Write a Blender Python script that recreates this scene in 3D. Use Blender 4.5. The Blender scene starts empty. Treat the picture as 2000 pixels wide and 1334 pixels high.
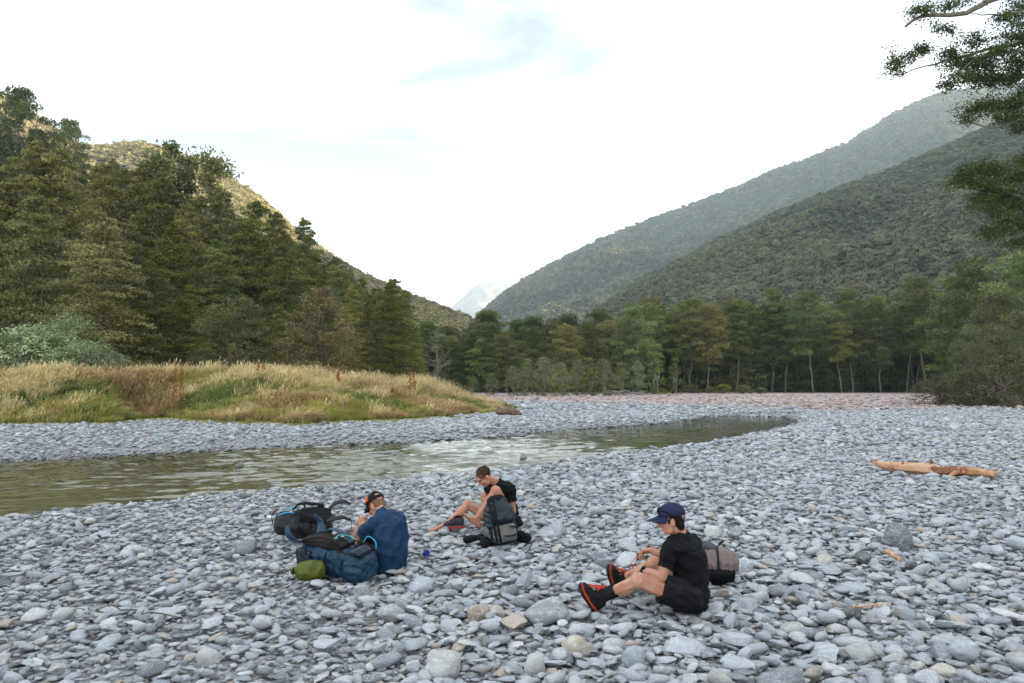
import bpy, bmesh, math, random
import numpy as np
from mathutils import Vector, Matrix
from mathutils.kdtree import KDTree

# ------------------------------------------------------------------ scene, camera, sky, sun
sc = bpy.context.scene
COL = sc.collection
R = math.radians
F, HOR, CAMZ = 1400.0, 745.0, 1.8            # focal length in photo pixels, horizon row, eye height
TH = math.atan((HOR - 667.0) / F)

def ray(px, py):
    v = (667.0 - py) / F
    return np.array([(px - 1000.0) / F, math.cos(TH) - v * math.sin(TH), math.sin(TH) + v * math.cos(TH)])

def ground(px, py, z=0.0):
    d = ray(px, py); t = (z - CAMZ) / d[2]
    return np.array([d[0] * t, d[1] * t, z])

def at(px, py, Y):
    d = ray(px, py); t = Y / d[1]
    return np.array([d[0] * t, Y, CAMZ + d[2] * t])

def xat(px, Y):
    return (px - 1000.0) / F * Y / math.cos(TH)

cam = bpy.data.cameras.new('camera'); cam_o = bpy.data.objects.new('camera', cam); COL.objects.link(cam_o)
cam.sensor_width = 36.0; cam.lens = 36.0 * F / 2000.0; cam.clip_start = 0.05; cam.clip_end = 20000
cam_o.location = (0, 0, CAMZ); cam_o.rotation_euler = (R(90) + TH, 0, 0)
sc.camera = cam_o

SUN_AZ, SUN_EL = 86.0, 18.2                   # clockwise from the view direction, above the horizon
world = bpy.data.worlds.new('World'); sc.world = world; world.use_nodes = True
nt = world.node_tree; nt.nodes.clear()
def wn(t, **k):
    n = nt.nodes.new(t)
    for a, b in k.items(): setattr(n, a, b)
    return n
sky = wn('ShaderNodeTexSky', sky_type='NISHITA', sun_disc=False, sun_elevation=R(SUN_EL), sun_rotation=R(SUN_AZ),
         air_density=1.0, dust_density=0.6, ozone_density=1.0)
tc = wn('ShaderNodeTexCoord'); sp = wn('ShaderNodeSeparateXYZ'); nt.links.new(tc.outputs['Generated'], sp.inputs[0])
ad = wn('ShaderNodeMath', operation='ADD'); ad.inputs[1].default_value = 0.22
ab = wn('ShaderNodeMath', operation='ABSOLUTE'); nt.links.new(sp.outputs['Z'], ab.inputs[0]); nt.links.new(ab.outputs[0], ad.inputs[0])
dx = wn('ShaderNodeMath', operation='DIVIDE'); dy = wn('ShaderNodeMath', operation='DIVIDE')
nt.links.new(sp.outputs['X'], dx.inputs[0]); nt.links.new(ad.outputs[0], dx.inputs[1])
nt.links.new(sp.outputs['Y'], dy.inputs[0]); nt.links.new(ad.outputs[0], dy.inputs[1])
cb = wn('ShaderNodeCombineXYZ'); nt.links.new(dx.outputs[0], cb.inputs[0]); nt.links.new(dy.outputs[0], cb.inputs[1])
mp = wn('ShaderNodeMapping'); mp.inputs['Location'].default_value = (.51, .23, 0); mp.inputs['Rotation'].default_value = (0, 0, R(-38)); mp.inputs['Scale'].default_value = (0.55, 1.9, 1)
nt.links.new(cb.outputs[0], mp.inputs['Vector'])
no = wn('ShaderNodeTexNoise'); no.inputs['Scale'].default_value = 1.1; no.inputs['Detail'].default_value = 7; no.inputs['Roughness'].default_value = .55
no.inputs['Distortion'].default_value = .6
nt.links.new(mp.outputs[0], no.inputs['Vector'])
mr = wn('ShaderNodeMapRange'); mr.inputs['From Min'].default_value = .37; mr.inputs['From Max'].default_value = .64
mr.inputs['To Min'].default_value = .135; mr.inputs['To Max'].default_value = 1.0
nt.links.new(no.outputs['Fac'], mr.inputs['Value'])
hzm = wn('ShaderNodeMapRange', interpolation_type='SMOOTHSTEP'); hzm.inputs['From Min'].default_value = .10; hzm.inputs['From Max'].default_value = .34
hzm.inputs['To Min'].default_value = 1.0; hzm.inputs['To Max'].default_value = 0.0; nt.links.new(ab.outputs[0], hzm.inputs['Value'])      # the deck thickens towards the horizon
mxx = wn('ShaderNodeMath', operation='MAXIMUM'); nt.links.new(mr.outputs[0], mxx.inputs[0]); nt.links.new(hzm.outputs[0], mxx.inputs[1])
mx = wn('ShaderNodeMix', data_type='RGBA'); mx.inputs['B'].default_value = (12.0, 12.1, 12.2, 1)      # thin bright cloud deck
nt.links.new(mxx.outputs[0], mx.inputs['Factor']); nt.links.new(sky.outputs[0], mx.inputs['A'])
bg = wn('ShaderNodeBackground'); bg.inputs['Strength'].default_value = 0.05
nt.links.new(mx.outputs['Result'], bg.inputs['Color'])
wo = wn('ShaderNodeOutputWorld'); nt.links.new(bg.outputs[0], wo.inputs[0])

sun = bpy.data.lights.new('sun', 'SUN'); sun.energy = 5.0; sun.angle = R(0.6); sun.color = (1.0, .82, .56)
sun_o = bpy.data.objects.new('sun', sun); COL.objects.link(sun_o)
sdir = Vector((math.cos(R(SUN_EL)) * math.sin(R(SUN_AZ)), math.cos(R(SUN_EL)) * math.cos(R(SUN_AZ)), math.sin(R(SUN_EL))))
sun_o.rotation_euler = sdir.to_track_quat('Z', 'Y').to_euler(); sun_o.location = (0, 0, 60)

sc.view_settings.view_transform = 'Standard'; sc.view_settings.look = 'None'
sc.view_settings.exposure = 2.06; sc.view_settings.gamma = 1.0
try: sc.view_settings.use_curve_mapping = False
except Exception: pass
sc.render.engine = 'CYCLES'
cy = sc.cycles
cy.use_denoising = True; cy.max_bounces = 7; cy.diffuse_bounces = 3; cy.glossy_bounces = 2; cy.transmission_bounces = 4
cy.transparent_max_bounces = 8; cy.volume_bounces = 2; cy.sample_clamp_indirect = 6; cy.caustics_reflective = False; cy.caustics_refractive = False

# ------------------------------------------------------------------ small helpers
rng = np.random.default_rng(11)
random.seed(5)

def hash2(ix, iy, s=0):
    h = (ix.astype(np.int64) * 374761393 + iy.astype(np.int64) * 668265263 + s * 982451653) & 0x7fffffff
    h = ((h ^ (h >> 13)) * 1274126177) & 0x7fffffff
    return ((h ^ (h >> 16)) & 0xffff) / 65535.0

def vnoise(x, y, s=0):
    x = np.asarray(x, float); y = np.asarray(y, float)
    ix = np.floor(x); iy = np.floor(y); fx = x - ix; fy = y - iy
    fx = fx * fx * (3 - 2 * fx); fy = fy * fy * (3 - 2 * fy)
    a = hash2(ix, iy, s); b = hash2(ix + 1, iy, s); c = hash2(ix, iy + 1, s); d = hash2(ix + 1, iy + 1, s)
    return (a * (1 - fx) + b * fx) * (1 - fy) + (c * (1 - fx) + d * fx) * fy

def fbm(x, y, o=4, s=0):
    t = 0; a = .5; n = 0
    for i in range(o):
        t = t + a * vnoise(x * 2 ** i, y * 2 ** i, s + i * 7); n += a; a *= .5
    return t / n

def smooth(a, b, x):
    t = np.clip((x - a) / (b - a), 0, 1); return t * t * (3 - 2 * t)

def mesh_np(name, v, f, smooth_=True, mat=None, attrs=None, mat_idx=None):
    """v (N,3); f (M,k) array, or list of lists"""
    me = bpy.data.meshes.new(name)
    v = np.asarray(v, np.float32)
    if isinstance(f, np.ndarray):
        m, k = f.shape
        me.vertices.add(len(v)); me.vertices.foreach_set('co', v.ravel())
        me.loops.add(m * k); me.loops.foreach_set('vertex_index', f.astype(np.int32).ravel())
        me.polygons.add(m); me.polygons.foreach_set('loop_start', np.arange(0, m * k, k, dtype=np.int32))
        try: me.polygons.foreach_set('loop_total', np.full(m, k, np.int32))
        except Exception: pass
        me.update(calc_edges=True)
    else:
        me.from_pydata(v.tolist(), [], f)
    me.polygons.foreach_set('use_smooth', np.full(len(me.polygons), smooth_, bool))
    for n_, a in (attrs or {}).items():
        at_ = me.attributes.new(n_, 'FLOAT', 'POINT'); at_.data.foreach_set('value', np.asarray(a, np.float32))
    for mm in (mat if isinstance(mat, (list, tuple)) else [mat]):
        if mm: me.materials.append(mm)
    if mat_idx is not None: me.polygons.foreach_set('material_index', np.asarray(mat_idx, np.int32))
    me.update()
    return me

def link(name, data, parent=None, **props):
    o = bpy.data.objects.new(name, data); COL.objects.link(o)
    if parent is not None: o.parent = parent
    for k, v in props.items(): o[k] = v
    return o

def thing(name, label, cat, loc=(0, 0, 0), group=None):
    o = link(name, None); o.location = loc; o.empty_display_size = .1
    o['label'] = label; o['category'] = cat
    if group: o['group'] = group
    return o

def tagged(name, me, label, cat, group=None):
    o = link(name, me); o['label'] = label; o['category'] = cat
    if group: o['group'] = group
    return o

class Geo:
    """collects quads / tris of several shapes into one mesh"""
    def __init__(s): s.v = []; s.f = []; s.n = 0
    def add(s, v, f):
        v = np.asarray(v, float); s.v.append(v); s.f += [[i + s.n for i in q] for q in f]; s.n += len(v)
    def tube(s, pts, rad, k=8, cap=True):
        v, f = tube(pts, rad, k, cap); s.add(v, f)
    def mesh(s, name, mat, smooth_=True): return mesh_np(name, np.concatenate(s.v), s.f, smooth_, mat)

def tube(pts, rad, k=8, cap=True, flat=None):
    pts = np.asarray(pts, float); n = len(pts); rad = np.broadcast_to(np.asarray(rad, float), (n,))
    tan = np.gradient(pts, axis=0); tan /= np.linalg.norm(tan, axis=1)[:, None] + 1e-9
    ref = np.array([0, 0, 1.0]) if abs(tan[0][2]) < .9 else np.array([1.0, 0, 0])
    V = []; u = np.cross(ref, tan[0]); u /= np.linalg.norm(u)
    for i in range(n):
        u = u - tan[i] * np.dot(u, tan[i]); u /= np.linalg.norm(u) + 1e-9
        w = np.cross(tan[i], u)
        for j in range(k):
            a = 2 * math.pi * j / k
            V.append(pts[i] + rad[i] * (math.cos(a) * u + math.sin(a) * w))
    fs = []
    for i in range(n - 1):
        for j in range(k):
            fs.append([i * k + j, i * k + (j + 1) % k, (i + 1) * k + (j + 1) % k, (i + 1) * k + j])
    if cap:
        fs.append(list(range(k))[::-1]); fs.append([(n - 1) * k + j for j in range(k)])
    return np.array(V), fs

def spline(pts, n):
    pts = np.asarray(pts, float); m = len(pts)
    if m < 3:
        t = np.linspace(0, 1, n)[:, None]; return pts[0] * (1 - t) + pts[-1] * t
    P = np.vstack([2 * pts[0] - pts[1], pts, 2 * pts[-1] - pts[-2]])
    out = []
    for t in np.linspace(0, m - 1 - 1e-6, n):
        i = int(t); f = t - i; a, b, c, d = P[i], P[i + 1], P[i + 2], P[i + 3]
        out.append(.5 * ((2 * b) + (c - a) * f + (2 * a - 5 * b + 4 * c - d) * f * f + (3 * b - a - 3 * c + d) * f ** 3))
    return np.array(out)

# ------------------------------------------------------------------ node material helper
class NM:
    def __init__(s, name):
        s.m = bpy.data.materials.new(name); s.m.use_nodes = True; s.t = s.m.node_tree; s.t.nodes.clear()
        s.out = s.n('ShaderNodeOutputMaterial')
    def n(s, t, inp=None, **k):
        nd = s.t.nodes.new(t)
        for a, b in k.items(): setattr(nd, a, b)
        for a, b in (inp or {}).items(): s.set(nd, a, b)
        return nd
    def set(s, nd, a, b):
        if isinstance(b, bpy.types.NodeSocket): s.t.links.new(b, nd.inputs[a])
        else: nd.inputs[a].default_value = b
    def math(s, op, a, b=0.0, c=None, clamp=False):
        nd = s.n('ShaderNodeMath', operation=op, use_clamp=clamp); s.set(nd, 0, a); s.set(nd, 1, b)
        if c is not None: s.set(nd, 2, c)
        return nd.outputs[0]
    def mix(s, f, a, b, mode='MIX'):
        nd = s.n('ShaderNodeMix', data_type='RGBA', blend_type=mode)
        s.set(nd, 'Factor', f)
        for k, c in (('A', a), ('B', b)):
            s.set(nd, k, c if isinstance(c, bpy.types.NodeSocket) else (*c, 1) if len(c) == 3 else c)
        return nd.outputs['Result']
    def ramp(s, f, stops, interp='LINEAR'):
        nd = s.n('ShaderNodeValToRGB'); s.set(nd, 0, f); r = nd.color_ramp; r.interpolation = interp
        while len(r.elements) < len(stops): r.elements.new(.5)
        for e, (p, c) in zip(r.elements, stops):
            e.position = p; e.color = (*c, 1) if len(c) == 3 else c
        return nd.outputs[0]
    def noise(s, scale, vec=None, detail=4, rough=.5, dist=0, out='Fac', dim='3D', w=None):
        nd = s.n('ShaderNodeTexNoise', {'Scale': scale, 'Detail': detail, 'Roughness': rough, 'Distortion': dist}, noise_dimensions=dim)
        if vec is not None: s.set(nd, 'Vector', vec)
        if w is not None: s.set(nd, 'W', w)
        return nd.outputs[out]
    def rng(s, v, a, b, c=0.0, d=1.0):
        nd = s.n('ShaderNodeMapRange', {'Value': v, 'From Min': a, 'From Max': b, 'To Min': c, 'To Max': d}); return nd.outputs[0]
    def coord(s, o='Object'): return s.n('ShaderNodeTexCoord').outputs[o]
    def pos(s): return s.n('ShaderNodeNewGeometry').outputs['Position']
    def rand(s): return s.n('ShaderNodeObjectInfo').outputs['Random']
    def map(s, vec, sc_=(1, 1, 1), rot=(0, 0, 0), loc=(0, 0, 0)):
        nd = s.n('ShaderNodeMapping', {'Vector': vec, 'Scale': sc_, 'Rotation': rot, 'Location': loc}); return nd.outputs[0]
    def bump(s, h, strength=.3, dist=.01, nrm=None):
        nd = s.n('ShaderNodeBump', {'Height': h, 'Strength': strength, 'Distance': dist})
        if nrm is not None: s.set(nd, 'Normal', nrm)
        return nd.outputs[0]
    def bsdf(s, col, rough=.7, spec=.4, normal=None, **k):
        nd = s.n('ShaderNodeBsdfPrincipled')
        s.set(nd, 'Base Color', col if isinstance(col, bpy.types.NodeSocket) else (*col, 1))
        s.set(nd, 'Roughness', rough); s.set(nd, 'Specular IOR Level', spec)
        if normal is not None: s.set(nd, 'Normal', normal)
        for a, b in k.items(): s.set(nd, a, b)
        return nd
    def done(s, sh):
        s.t.links.new(sh.outputs[0] if hasattr(sh, 'outputs') else sh, s.out.inputs['Surface']); return s.m

def simple_mat(name, col, rough=.7, spec=.3, var=.15, scale=30, bump=.2, bdist=.004, weave=0):
    m = NM(name); c = m.coord('Object')
    n = m.noise(scale, c, 5, .6)
    cc = m.mix(m.rng(n, .3, .7), tuple(x * (1 - var) for x in col), tuple(min(1, x * (1 + var)) for x in col))
    nb = m.noise(scale * 1.5, c, 4, .6)
    b = m.bump(nb, bump, bdist)
    if weave: b = m.bump(m.noise(weave, c, 2, .5), .25, .001, b)
    return m.done(m.bsdf(cc, rough, spec, b))

# instances on the points of a mesh ("stuff" only)
def scatter(name, pts, rot, scl, idx, protos, **props):
    coll = bpy.data.collections.new(name + '_kinds')
    for i, me in enumerate(protos):
        coll.objects.link(bpy.data.objects.new('%s_kind_%02d' % (name, i), me))
    me = bpy.data.meshes.new(name); n = len(pts)
    me.vertices.add(n); me.vertices.foreach_set('co', np.asarray(pts, np.float32).ravel())
    for nm, a, ty in (('rot', rot, 'FLOAT_VECTOR'), ('scl', scl, 'FLOAT_VECTOR')):
        a = np.asarray(a, np.float32)
        x = me.attributes.new(nm, ty, 'POINT'); x.data.foreach_set('vector', a.ravel())
    x = me.attributes.new('idx', 'INT', 'POINT'); x.data.foreach_set('value', np.asarray(idx, np.int32))
    g = bpy.data.node_groups.new(name + '_nodes', 'GeometryNodeTree')
    g.interface.new_socket('Geometry', in_out='INPUT', socket_type='NodeSocketGeometry')
    g.interface.new_socket('Geometry', in_out='OUTPUT', socket_type='NodeSocketGeometry')
    gi = g.nodes.new('NodeGroupInput'); go = g.nodes.new('NodeGroupOutput')
    ci = g.nodes.new('GeometryNodeCollectionInfo'); ci.inputs['Collection'].default_value = coll
    ci.inputs['Separate Children'].default_value = True; ci.inputs['Reset Children'].default_value = True
    ip = g.nodes.new('GeometryNodeInstanceOnPoints'); ip.inputs['Pick Instance'].default_value = True
    def attr(nm, ty):
        a = g.nodes.new('GeometryNodeInputNamedAttribute'); a.data_type = ty; a.inputs['Name'].default_value = nm; return a.outputs['Attribute']
    L = g.links.new
    L(gi.outputs[0], ip.inputs['Points']); L(ci.outputs[0], ip.inputs['Instance'])
    L(attr('idx', 'INT'), ip.inputs['Instance Index']); L(attr('scl', 'FLOAT_VECTOR'), ip.inputs['Scale'])
    e2r = g.nodes.new('FunctionNodeEulerToRotation'); L(attr('rot', 'FLOAT_VECTOR'), e2r.inputs[0]); L(e2r.outputs[0], ip.inputs['Rotation'])
    L(ip.outputs[0], go.inputs[0])
    o = link(name, me, **props)
    md = o.modifiers.new('scatter', 'NODES'); md.node_group = g
    return o
# ------------------------------------------------------------------ ground plan
def poly_sd(x, y, poly):
    """signed distance to a polygon, negative inside"""
    x = np.asarray(x, float); y = np.asarray(y, float)
    d = np.full(x.shape, 1e9); ins = np.zeros(x.shape, bool)
    n = len(poly)
    for i in range(n):
        ax, ay = poly[i][:2]; bx, by = poly[(i + 1) % n][:2]
        ex, ey = bx - ax, by - ay
        t = np.clip(((x - ax) * ex + (y - ay) * ey) / (ex * ex + ey * ey + 1e-12), 0, 1)
        d = np.minimum(d, np.hypot(x - ax - t * ex, y - ay - t * ey))
        c = ((ay > y) != (by > y)) & (x < (bx - ax) * (y - ay) / ((by - ay) if abs(by - ay) > 1e-12 else 1e-12) + ax)
        ins ^= c
    return np.where(ins, -d, d)

WATER_Z = -0.20
RIVER = [ground(a, b, WATER_Z) for a, b in
         [(-900, 1086), (-300, 1047), (0, 1021), (130, 1003), (250, 992), (400, 974), (600, 960), (800, 941), (930, 928),
          (1050, 915), (1120, 902), (1250, 887), (1400, 865), (1490, 847), (1555, 833), (1575, 824), (1530, 813.5), (1380, 812.5),
          (1350, 820), (1200, 834), (1060, 842), (1000, 852), (800, 863), (500, 876), (250, 889), (0, 901), (-300, 913), (-900, 930)]]
BANK = [ground(a, b) for a, b in
        [(-700, 842), (-300, 836), (0, 832), (200, 829), (320, 819), (420, 825), (600, 829), (750, 824), (900, 812), (980, 804), (1008, 797)]]
BANK += [np.array(p) for p in [(-2, 56, 0), (-7, 64, 0), (-12, 76, 0), (-30, 105, 0), (-130, 140, 0), (-130, 22, 0)]]

def river_sd(x, y): return poly_sd(x, y, RIVER) + (fbm(np.asarray(x) * .5, np.asarray(y) * .5, 3, 9) - .5) * .7
def bank_sd(x, y): return poly_sd(x, y, BANK) + (fbm(np.asarray(x) * .45, np.asarray(y) * .6, 4, 4) - .5) * 2.1

def ground_z(x, y):
    s = river_sd(x, y)
    z = np.where(s < 0, WATER_Z - .34 * smooth(0, 2.2, -s), WATER_Z + (.2 * smooth(-.05, 1.3, s)))
    return z + (fbm(np.asarray(x) * .35, np.asarray(y) * .35, 4, 3) - .5) * .10 * smooth(.2, 2, s)

def bank_z(x, y):
    s = -bank_sd(x, y)
    h = 1.75 * smooth(-.1, 5.6, s) + (fbm(np.asarray(x) * .3, np.asarray(y) * .3, 4, 21) - .5) * .9 * smooth(0.3, 4, s)
    h = h * (.30 + .70 * smooth(-.5, 13.5, .3 - np.asarray(x)))              # lower towards the downstream tip
    return np.where(s < -.1, -.6, h + .02)

# ------------------------------------------------------------------ surface materials
def stone_colour(m, pos, r):
    """grey river stone, blue-grey to pale, a few brown and white ones"""
    base = m.ramp(r, [(0, (.11, .125, .14)), (.10, (.20, .22, .245)), (.28, (.32, .345, .375)), (.50, (.42, .445, .475)), (.70, (.50, .52, .545)),
                      (.83, (.38, .39, .385)), (.86, (.48, .43, .36)), (.885, (.46, .35, .25)), (.90, (.42, .44, .46)), (.95, (.56, .56, .545)), (1, (.70, .695, .675))])
    return m.mix(1.0, base, (1.08, 1.09, 1.10), 'MULTIPLY')

def zone(m, pos):
    """how far into the rust-pink gravel flat a point lies"""
    sx = m.n('ShaderNodeSeparateXYZ', {'Vector': pos})
    n = m.noise(.09, pos, 4, .6)
    y = m.math('ADD', sx.outputs['Y'], m.math('MULTIPLY', m.math('SUBTRACT', n, .5), 42.0))
    return sx, m.rng(m.math('ADD', y, m.rng(sx.outputs['X'], 4, 22, -6, 14)), 56, 63)

def mat_stone(name='river_stone', tint=None, veins=.90):
    m = NM(name); r = m.rand(); co = m.coord('Object'); pos = m.pos()
    off = m.n('ShaderNodeVectorMath', {0: co, 1: (0, 0, 0)}, operation='ADD')
    cx = m.n('ShaderNodeCombineXYZ', {0: m.math('MULTIPLY', r, 91.7), 1: m.math('MULTIPLY', r, 37.3), 2: m.math('MULTIPLY', r, 53.1)})
    m.t.links.new(cx.outputs[0], off.inputs[1]); o = off.outputs[0]
    r2 = m.math('FRACT', m.math('MULTIPLY', r, 17.31)); r3 = m.math('FRACT', m.math('MULTIPLY', r, 71.7))
    base = stone_colour(m, pos, r) if tint is None else m.mix(0.0, tint, tint)
    # foliation bands, mottling, speckle
    band = m.noise(1.0, m.map(o, (3, 3, 26), (.3, .2, 0)), 5, .65, .8)
    mott = m.noise(4.5, o, 5, .65)
    base = m.mix(m.rng(band, .3, .7), m.mix(.34, base, (.05, .058, .066)), m.mix(.24, base, (.80, .82, .83)))
    base = m.mix(m.rng(mott, .35, .7), m.mix(.14, base, (.06, .065, .07)), base)
    spk = m.noise(26, o, 3, .7)
    base = m.mix(m.math('MULTIPLY', m.rng(spk, .52, .72), .5), base, (.76, .77, .76))
    # quartz veins on some
    vv = m.n('ShaderNodeTexWave', {'Vector': m.map(o, (1, 1, 1), (.7, .9, .2)), 'Scale': 1.7, 'Distortion': 9.0, 'Detail': 2.0, 'Detail Scale': 1.1})
    vf = m.math('MULTIPLY', m.rng(vv.outputs['Fac'], .94, .995, 0, .55), m.math('GREATER_THAN', r2, veins))
    base = m.mix(vf, base, (.74, .74, .71))
    # iron stain on few
    base = m.mix(m.math('MULTIPLY', m.rng(m.noise(2.3, o, 4, .6), .5, .7), m.math('MULTIPLY', m.math('GREATER_THAN', r3, .9), .6)), base, (.34, .22, .12))
    # rust-pink lichen crust on the far flat, yellow-brown algae under water
    sx, zn = zone(m, pos)
    base = m.mix(m.math('MULTIPLY', zn, m.rng(m.noise(.55, pos, 4, .6), .36, .55, 0.08, .62)), base, (.46, .27, .22))
    wet = m.rng(sx.outputs['Z'], -.205, -.15, 1, 0)
    base = m.mix(m.math('MULTIPLY', wet, .55), base, m.mix(r2, (.43, .395, .285), (.19, .175, .125)))
    base = m.mix(m.math('MULTIPLY', m.rng(sx.outputs['Z'], -.17, -.09, 1, 0), .6), base, (.05, .055, .058))
    h = m.math('ADD', m.math('MULTIPLY', band, .7), m.math('ADD', mott, m.math('MULTIPLY', spk, .4)))
    b = m.bump(h, .6, .016)
    return m.done(m.bsdf(base, m.rng(mott, .3, .7, .62, .85), .3, b))
M_STONE = mat_stone()

def mat_gravel():
    m = NM('gravel'); pos = m.pos()
    v = m.n('ShaderNodeTexVoronoi', {'Vector': pos, 'Scale': 22.0}, feature='F1')
    v2 = m.n('ShaderNodeTexVoronoi', {'Vector': pos, 'Scale': 5.0}, feature='F1')
    c1 = m.n('ShaderNodeSeparateColor', {0: v.outputs['Color']}).outputs[0]; c2 = m.n('ShaderNodeSeparateColor', {0: v2.outputs['Color']}).outputs[0]
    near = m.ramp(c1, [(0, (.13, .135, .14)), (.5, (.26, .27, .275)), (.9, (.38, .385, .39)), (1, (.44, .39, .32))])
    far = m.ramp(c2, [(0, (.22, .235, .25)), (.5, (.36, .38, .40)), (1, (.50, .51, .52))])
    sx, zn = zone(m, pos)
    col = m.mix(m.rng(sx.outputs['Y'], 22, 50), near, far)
    pn = m.noise(.5, m.map(pos, (1, .35, 1)), 5, .62)
    pink = m.mix(m.rng(pn, .38, .66), (.44, .415, .39), (.44, .26, .205))
    col = m.mix(m.math('MULTIPLY', zn, .85), col, pink)
    # a patch of low green turf on the flat
    gx = m.rng(m.math('ABSOLUTE', m.math('SUBTRACT', sx.outputs['X'], 24.0)), 3, 11, 1, 0); gy = m.rng(m.math('ABSOLUTE', m.math('SUBTRACT', sx.outputs['Y'], 56.0)), 2, 7, 1, 0)
    g = m.math('MULTIPLY', m.math('MULTIPLY', gx, gy), m.rng(m.noise(.45, pos, 4, .6), .42, .58))
    col = m.mix(g, col, (.27, .28, .08))
    # leaf litter below the forest
    lit = m.rng(m.math('ADD', sx.outputs['Y'], m.math('MULTIPLY', m.math('SUBTRACT', m.noise(.15, pos, 3), .5), 14.0)), 112, 120)
    col = m.mix(lit, col, (.055, .042, .026))
    wet = m.rng(sx.outputs['Z'], -.24, -.18, 1, 0)
    bed = m.ramp(m.noise(4.0, pos, 5, .7), [(.3, (.080, .075, .052)), (.5, (.23, .215, .15)), (.7, (.40, .38, .29))])
    col = m.mix(wet, col, bed)
    b = m.bump(m.math('SUBTRACT', 1.0, v.outputs['Distance']), .6, .03)
    return m.done(m.bsdf(col, .85, .2, b))

# ------------------------------------------------------------------ ground sheet
ys = np.concatenate([np.arange(-16, 22, .45), np.arange(22, 62, .9), np.arange(62, 200, 5), np.geomspace(200, 5200, 16)])
us = np.linspace(-1, 1, 230)
UX, YY = np.meshgrid(us, ys); XX = UX * (np.maximum(YY, 0) * 1.15 + 26)
ZZ = ground_z(XX, YY)
nr, nc = XX.shape
ii = np.arange(nr * nc).reshape(nr, nc)
quads = np.stack([ii[:-1, :-1], ii[:-1, 1:], ii[1:, 1:], ii[1:, :-1]], -1).reshape(-1, 4)
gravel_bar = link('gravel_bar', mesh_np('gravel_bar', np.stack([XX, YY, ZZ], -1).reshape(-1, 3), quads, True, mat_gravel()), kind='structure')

# ------------------------------------------------------------------ river
def mat_water():
    m = NM('river_water'); pos = m.pos()
    flow = m.map(pos, (.55, 1.5, 1), (0, 0, R(-28)))
    w1 = m.noise(1.5, flow, 3, .55, .8); w2 = m.noise(6.5, flow, 3, .6, .5); w3 = m.noise(22.0, flow, 2, .6)
    patch = m.rng(m.noise(.16, pos, 3, .5), .35, .65, .35, 1.25)
    h = m.math('ADD', m.math('MULTIPLY', w1, 1.0), m.math('ADD', m.math('MULTIPLY', w2, .36), m.math('MULTIPLY', w3, .06)))
    b = m.bump(m.math('MULTIPLY', h, patch), .5, .035)
    fr = m.n('ShaderNodeFresnel', {'IOR': 1.33, 'Normal': b})
    gl = m.n('ShaderNodeBsdfGlossy', {'Color': (1, 1, 1, 1), 'Roughness': .035, 'Normal': b})
    tr = m.n('ShaderNodeBsdfTransparent', {'Color': (.88, .88, .76, 1)})
    mx = m.n('ShaderNodeMixShader'); m.set(mx, 0, m.math('MINIMUM', fr.outputs[0], .93)); m.set(mx, 1, tr.outputs[0]); m.set(mx, 2, gl.outputs[0])
    return m.done(mx)
# rippled surface sheet, finer towards the viewer
wyr = np.concatenate([np.arange(6.0, 20, .07), np.arange(20, 44, .12)]); wxc = np.linspace(-1, 1, 520)
WU, WY = np.meshgrid(wxc, wyr); WX = -12 + WU * (WY * .62 + 16); WS = river_sd(WX, WY)
ca, sa = math.cos(R(28)), math.sin(R(28)); fu = WX * ca + WY * sa; fv = -WX * sa + WY * ca
lively = .30 + .5 * smooth(.42, .62, fbm(WX * .12 + 3, WY * .16, 3, 61)) + 3.0 * np.exp(-((WX + 3.2) / 6.5) ** 2 - ((WY - 18) / 6.0) ** 2) - .3 * smooth(3, 8, WX)      # a riffle where the river narrows
WZ = (fbm(fu * .9, fv * 2.4, 3, 51) - .5) * .050 + (fbm(fu * 3.1, fv * 6.5, 2, 53) - .5) * .022
WZ = WATER_Z + WZ * lively
nr, nc = WX.shape; ii = np.arange(nr * nc).reshape(nr, nc); wq = np.stack([ii[:-1, :-1], ii[:-1, 1:], ii[1:, 1:], ii[1:, :-1]], -1).reshape(-1, 4)
wq = wq[(WS.reshape(-1)[wq] < .8).any(1)]; us_, inv = np.unique(wq, return_inverse=True)
wme = mesh_np('river', np.stack([WX, WY, WZ], -1).reshape(-1, 3)[us_], inv.reshape(-1, 4), True, mat_water())
river = link('river', wme, kind='structure')

# ------------------------------------------------------------------ grass bank
def mat_turf():
    m = NM('bank_turf'); pos = m.pos()
    n = m.noise(.8, pos, 5, .6)
    return m.done(m.bsdf(m.mix(m.rng(n, .35, .65), (.12, .14, .035), (.30, .24, .10)), .9, .1, m.bump(m.noise(6, pos, 4), .8, .08)))
bx_ = np.concatenate([np.arange(-130, -60, 4), np.arange(-60, 8, .5)]); by_ = np.concatenate([np.arange(21, 66, .5), np.arange(66, 142, 4)])
BX, BY = np.meshgrid(bx_, by_); BZ = bank_z(BX, BY)
nr, nc = BX.shape; ii = np.arange(nr * nc).reshape(nr, nc)
bq = np.stack([ii[:-1, :-1], ii[:-1, 1:], ii[1:, 1:], ii[1:, :-1]], -1).reshape(-1, 4)
keep = (BZ.reshape(-1)[bq] > -.5).any(1)
grass_bank = link('grass_bank', mesh_np('grass_bank', np.stack([BX, BY, BZ], -1).reshape(-1, 3), bq[keep], True, mat_turf()), kind='structure')

# ------------------------------------------------------------------ hills
def hill_mat(name, c0, c1):
    m = NM(name); pos = m.pos()
    return m.done(m.bsdf(m.mix(m.rng(m.noise(.02, pos, 6, .65), .35, .65), c0, c1), .95, .05, m.bump(m.noise(.12, pos, 5, .6), 1.0, 3.0)))
M_HILL = hill_mat('forest_floor', (.045, .058, .030), (.085, .092, .045))
M_FELL = hill_mat('mist_toned_fell', (.30, .29, .27), (.46, .43, .38))  # fell colour lifted pale to stand in for mist on the far mountain

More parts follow.
